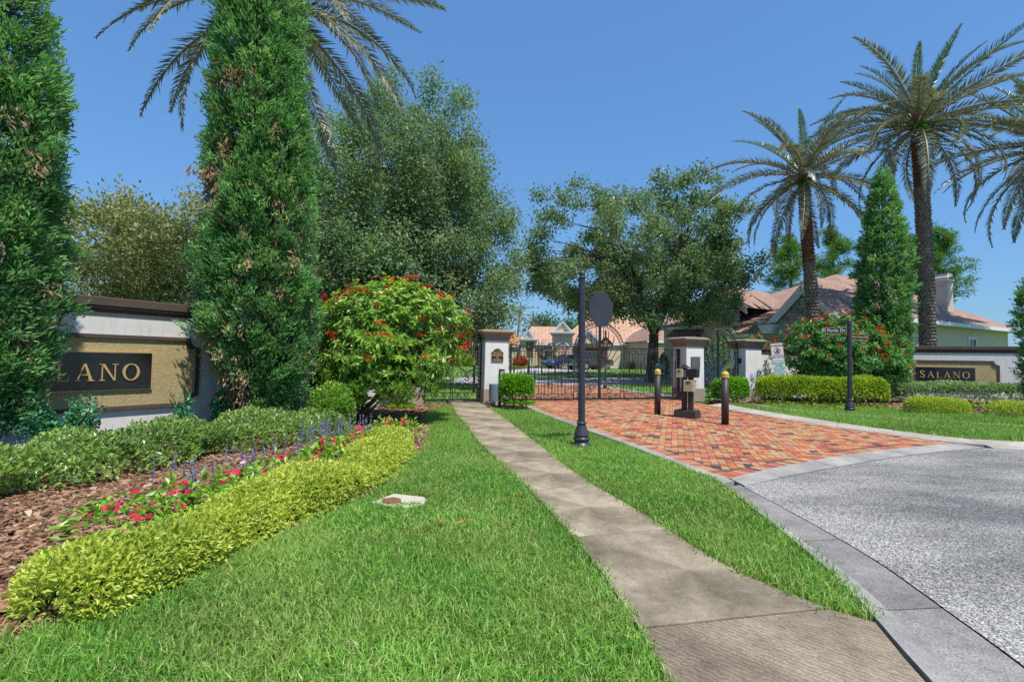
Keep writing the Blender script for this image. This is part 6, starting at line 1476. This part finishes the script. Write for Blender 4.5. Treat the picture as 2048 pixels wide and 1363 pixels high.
lettering('NO', .17, M['goldpaint'], q, (0, -.023, 2.53), bold=.004); lettering('OUTLET', .17, M['goldpaint'], q, (0, -.023, 2.34), bold=.004)
ml = thing('mailbox', 'white mailbox post beside the parked pickup', 'mailbox', (5.05, 40.5, hgt(40.5)))
mb = MB(); mb.box((0, 0, .45), (.16, .16, .9)); mb.build('post', M['trimwhite'], ml); mb = MB(); mb.prism([(-.11, .9), (.11, .9), (.11, 1.05), (.06, 1.14), (-.06, 1.14), (-.11, 1.05)], -.25, .25, 'xz'); mb.build('box', M['trimwhite'], ml)
m2 = thing('mailbox', 'dark mailbox on post between oak trunk and bollard', 'mailbox', (8.9, 30.0, hgt(30)), R(15))
mb = MB(); mb.box((0, 0, .5), (.16, .16, 1.0)); mb.build('post', M['black'], m2, bevel=.01); mb = MB(); mb.prism([(-.18, 1.0), (.18, 1.0), (.18, 1.22), (.10, 1.36), (-.10, 1.36), (-.18, 1.22)], -.3, .3, 'xz'); mb.build('box', M['bluegrey'], m2)
bn = thing('waste_bin', 'dark bin standing inside the drive gate', 'bin', (8.75, 25.2, 0), R(10)); mb = MB(); mb.box((0, 0, .35), (.45, .45, .7), taper=1.1); mb.build('body', M['garage'], bn, bevel=.02); mb = MB(); mb.box((0, 0, .73), (.52, .52, .06)); mb.build('lid', M['black'], bn, bevel=.015)
fl = thing('porch_flag', 'small striped flag hanging by the tan house entrance', 'flag', (5.35, 51.8, hgt(51.8) + 1.2)); mb = MB(); mb.tube([(0, 0, 0), (.1, -.1, 1.3)], .02, 6); mb.build('staff', M['trimwhite'], fl)
for k in range(5):
    mb = MB(); mb.box((-.02 + .07 * k, -.14 + .02 * (k % 2), .75), (.07, .02, .95)); mb.build('stripe', M['red' if k % 2 == 0 else 'signwhite'], fl)
hedge('low_border', 'low yellow green border hedge in front of orange roof house', [(-.6, 52.0), (1.2, 52.2), (3.6, 52.4)], .5, .6, 2500, .25, .5, 'lime_leaf', 601, cat='hedge')
hedge('croton_shrub', 'reddish orange shrub near the speed sign', [(.2, 54), (1.6, 54.2)], .6, 1.5, 1500, .35, .4, 'croton', 602, cat='shrub', box=.6, lump=.2)
hedge('round_shrub', 'round yellow green shrub by the orange roof house garage', [(-5.6, 51), (-3.9, 51.2)], .8, 1.7, 2200, .3, .5, 'lime_leaf', 603, cat='shrub', box=.6)
hedge('round_shrub', 'green shrub beside the tan house entrance', [(4.0, 54.6), (5.2, 54.6)], .6, 1.5, 1500, .3, .45, 'jat', 604, cat='shrub', box=.6, lump=.2)
hedge('round_shrub', 'spiky shrubs along the tan garage wall', [(12.6, 54.6), (15.6, 54.4)], .5, 1.2, 1800, .35, .3, 'lime_leaf', 605, cat='shrub', box=.6, lump=.25)
hedge('gate_shrub', 'green shrub behind the far arched walking gate', [(9.6, 22.4), (11.4, 23.2)], .6, 1.3, 4200, .12, .5, 'jatdeep', 606, cat='shrub', box=.6, lump=.2, up=.6)
hedge('topiary_shrub', 'narrow dark shrub behind the drive gate near bollard', [(9.9, 33.0), (10.2, 33.1)], .35, 1.9, 1200, .15, .5, 'rose_leaf', 607, cat='shrub', box=.5)
leafy_tree('small_tree', 'slender small tree seen through the far arched gate', (10.9, 25.6, 0), 1.2, .05, (0, 0, 2.1), (.45, .45, 1.0), 45, 40, .12, .5, 'oak', 608, .22, .2, 5, 'tree', 0, 'bark', .4, .8, .2)
palm('small pygmy palm in front of the tan house entrance', (2.75, 51.5, hgt(51.5)), 1.3, .14, 16, .34, 113, (0, 0), .3, False, 'small palms by the houses', False, 75, -20, False)
palm('small pygmy palm beside the parked blue car', (4.6, 53.2, hgt(53)), 1.2, .14, 14, .36, 114, (0, 0), .3, False, 'small palms by the houses', False, 75, -20, False)
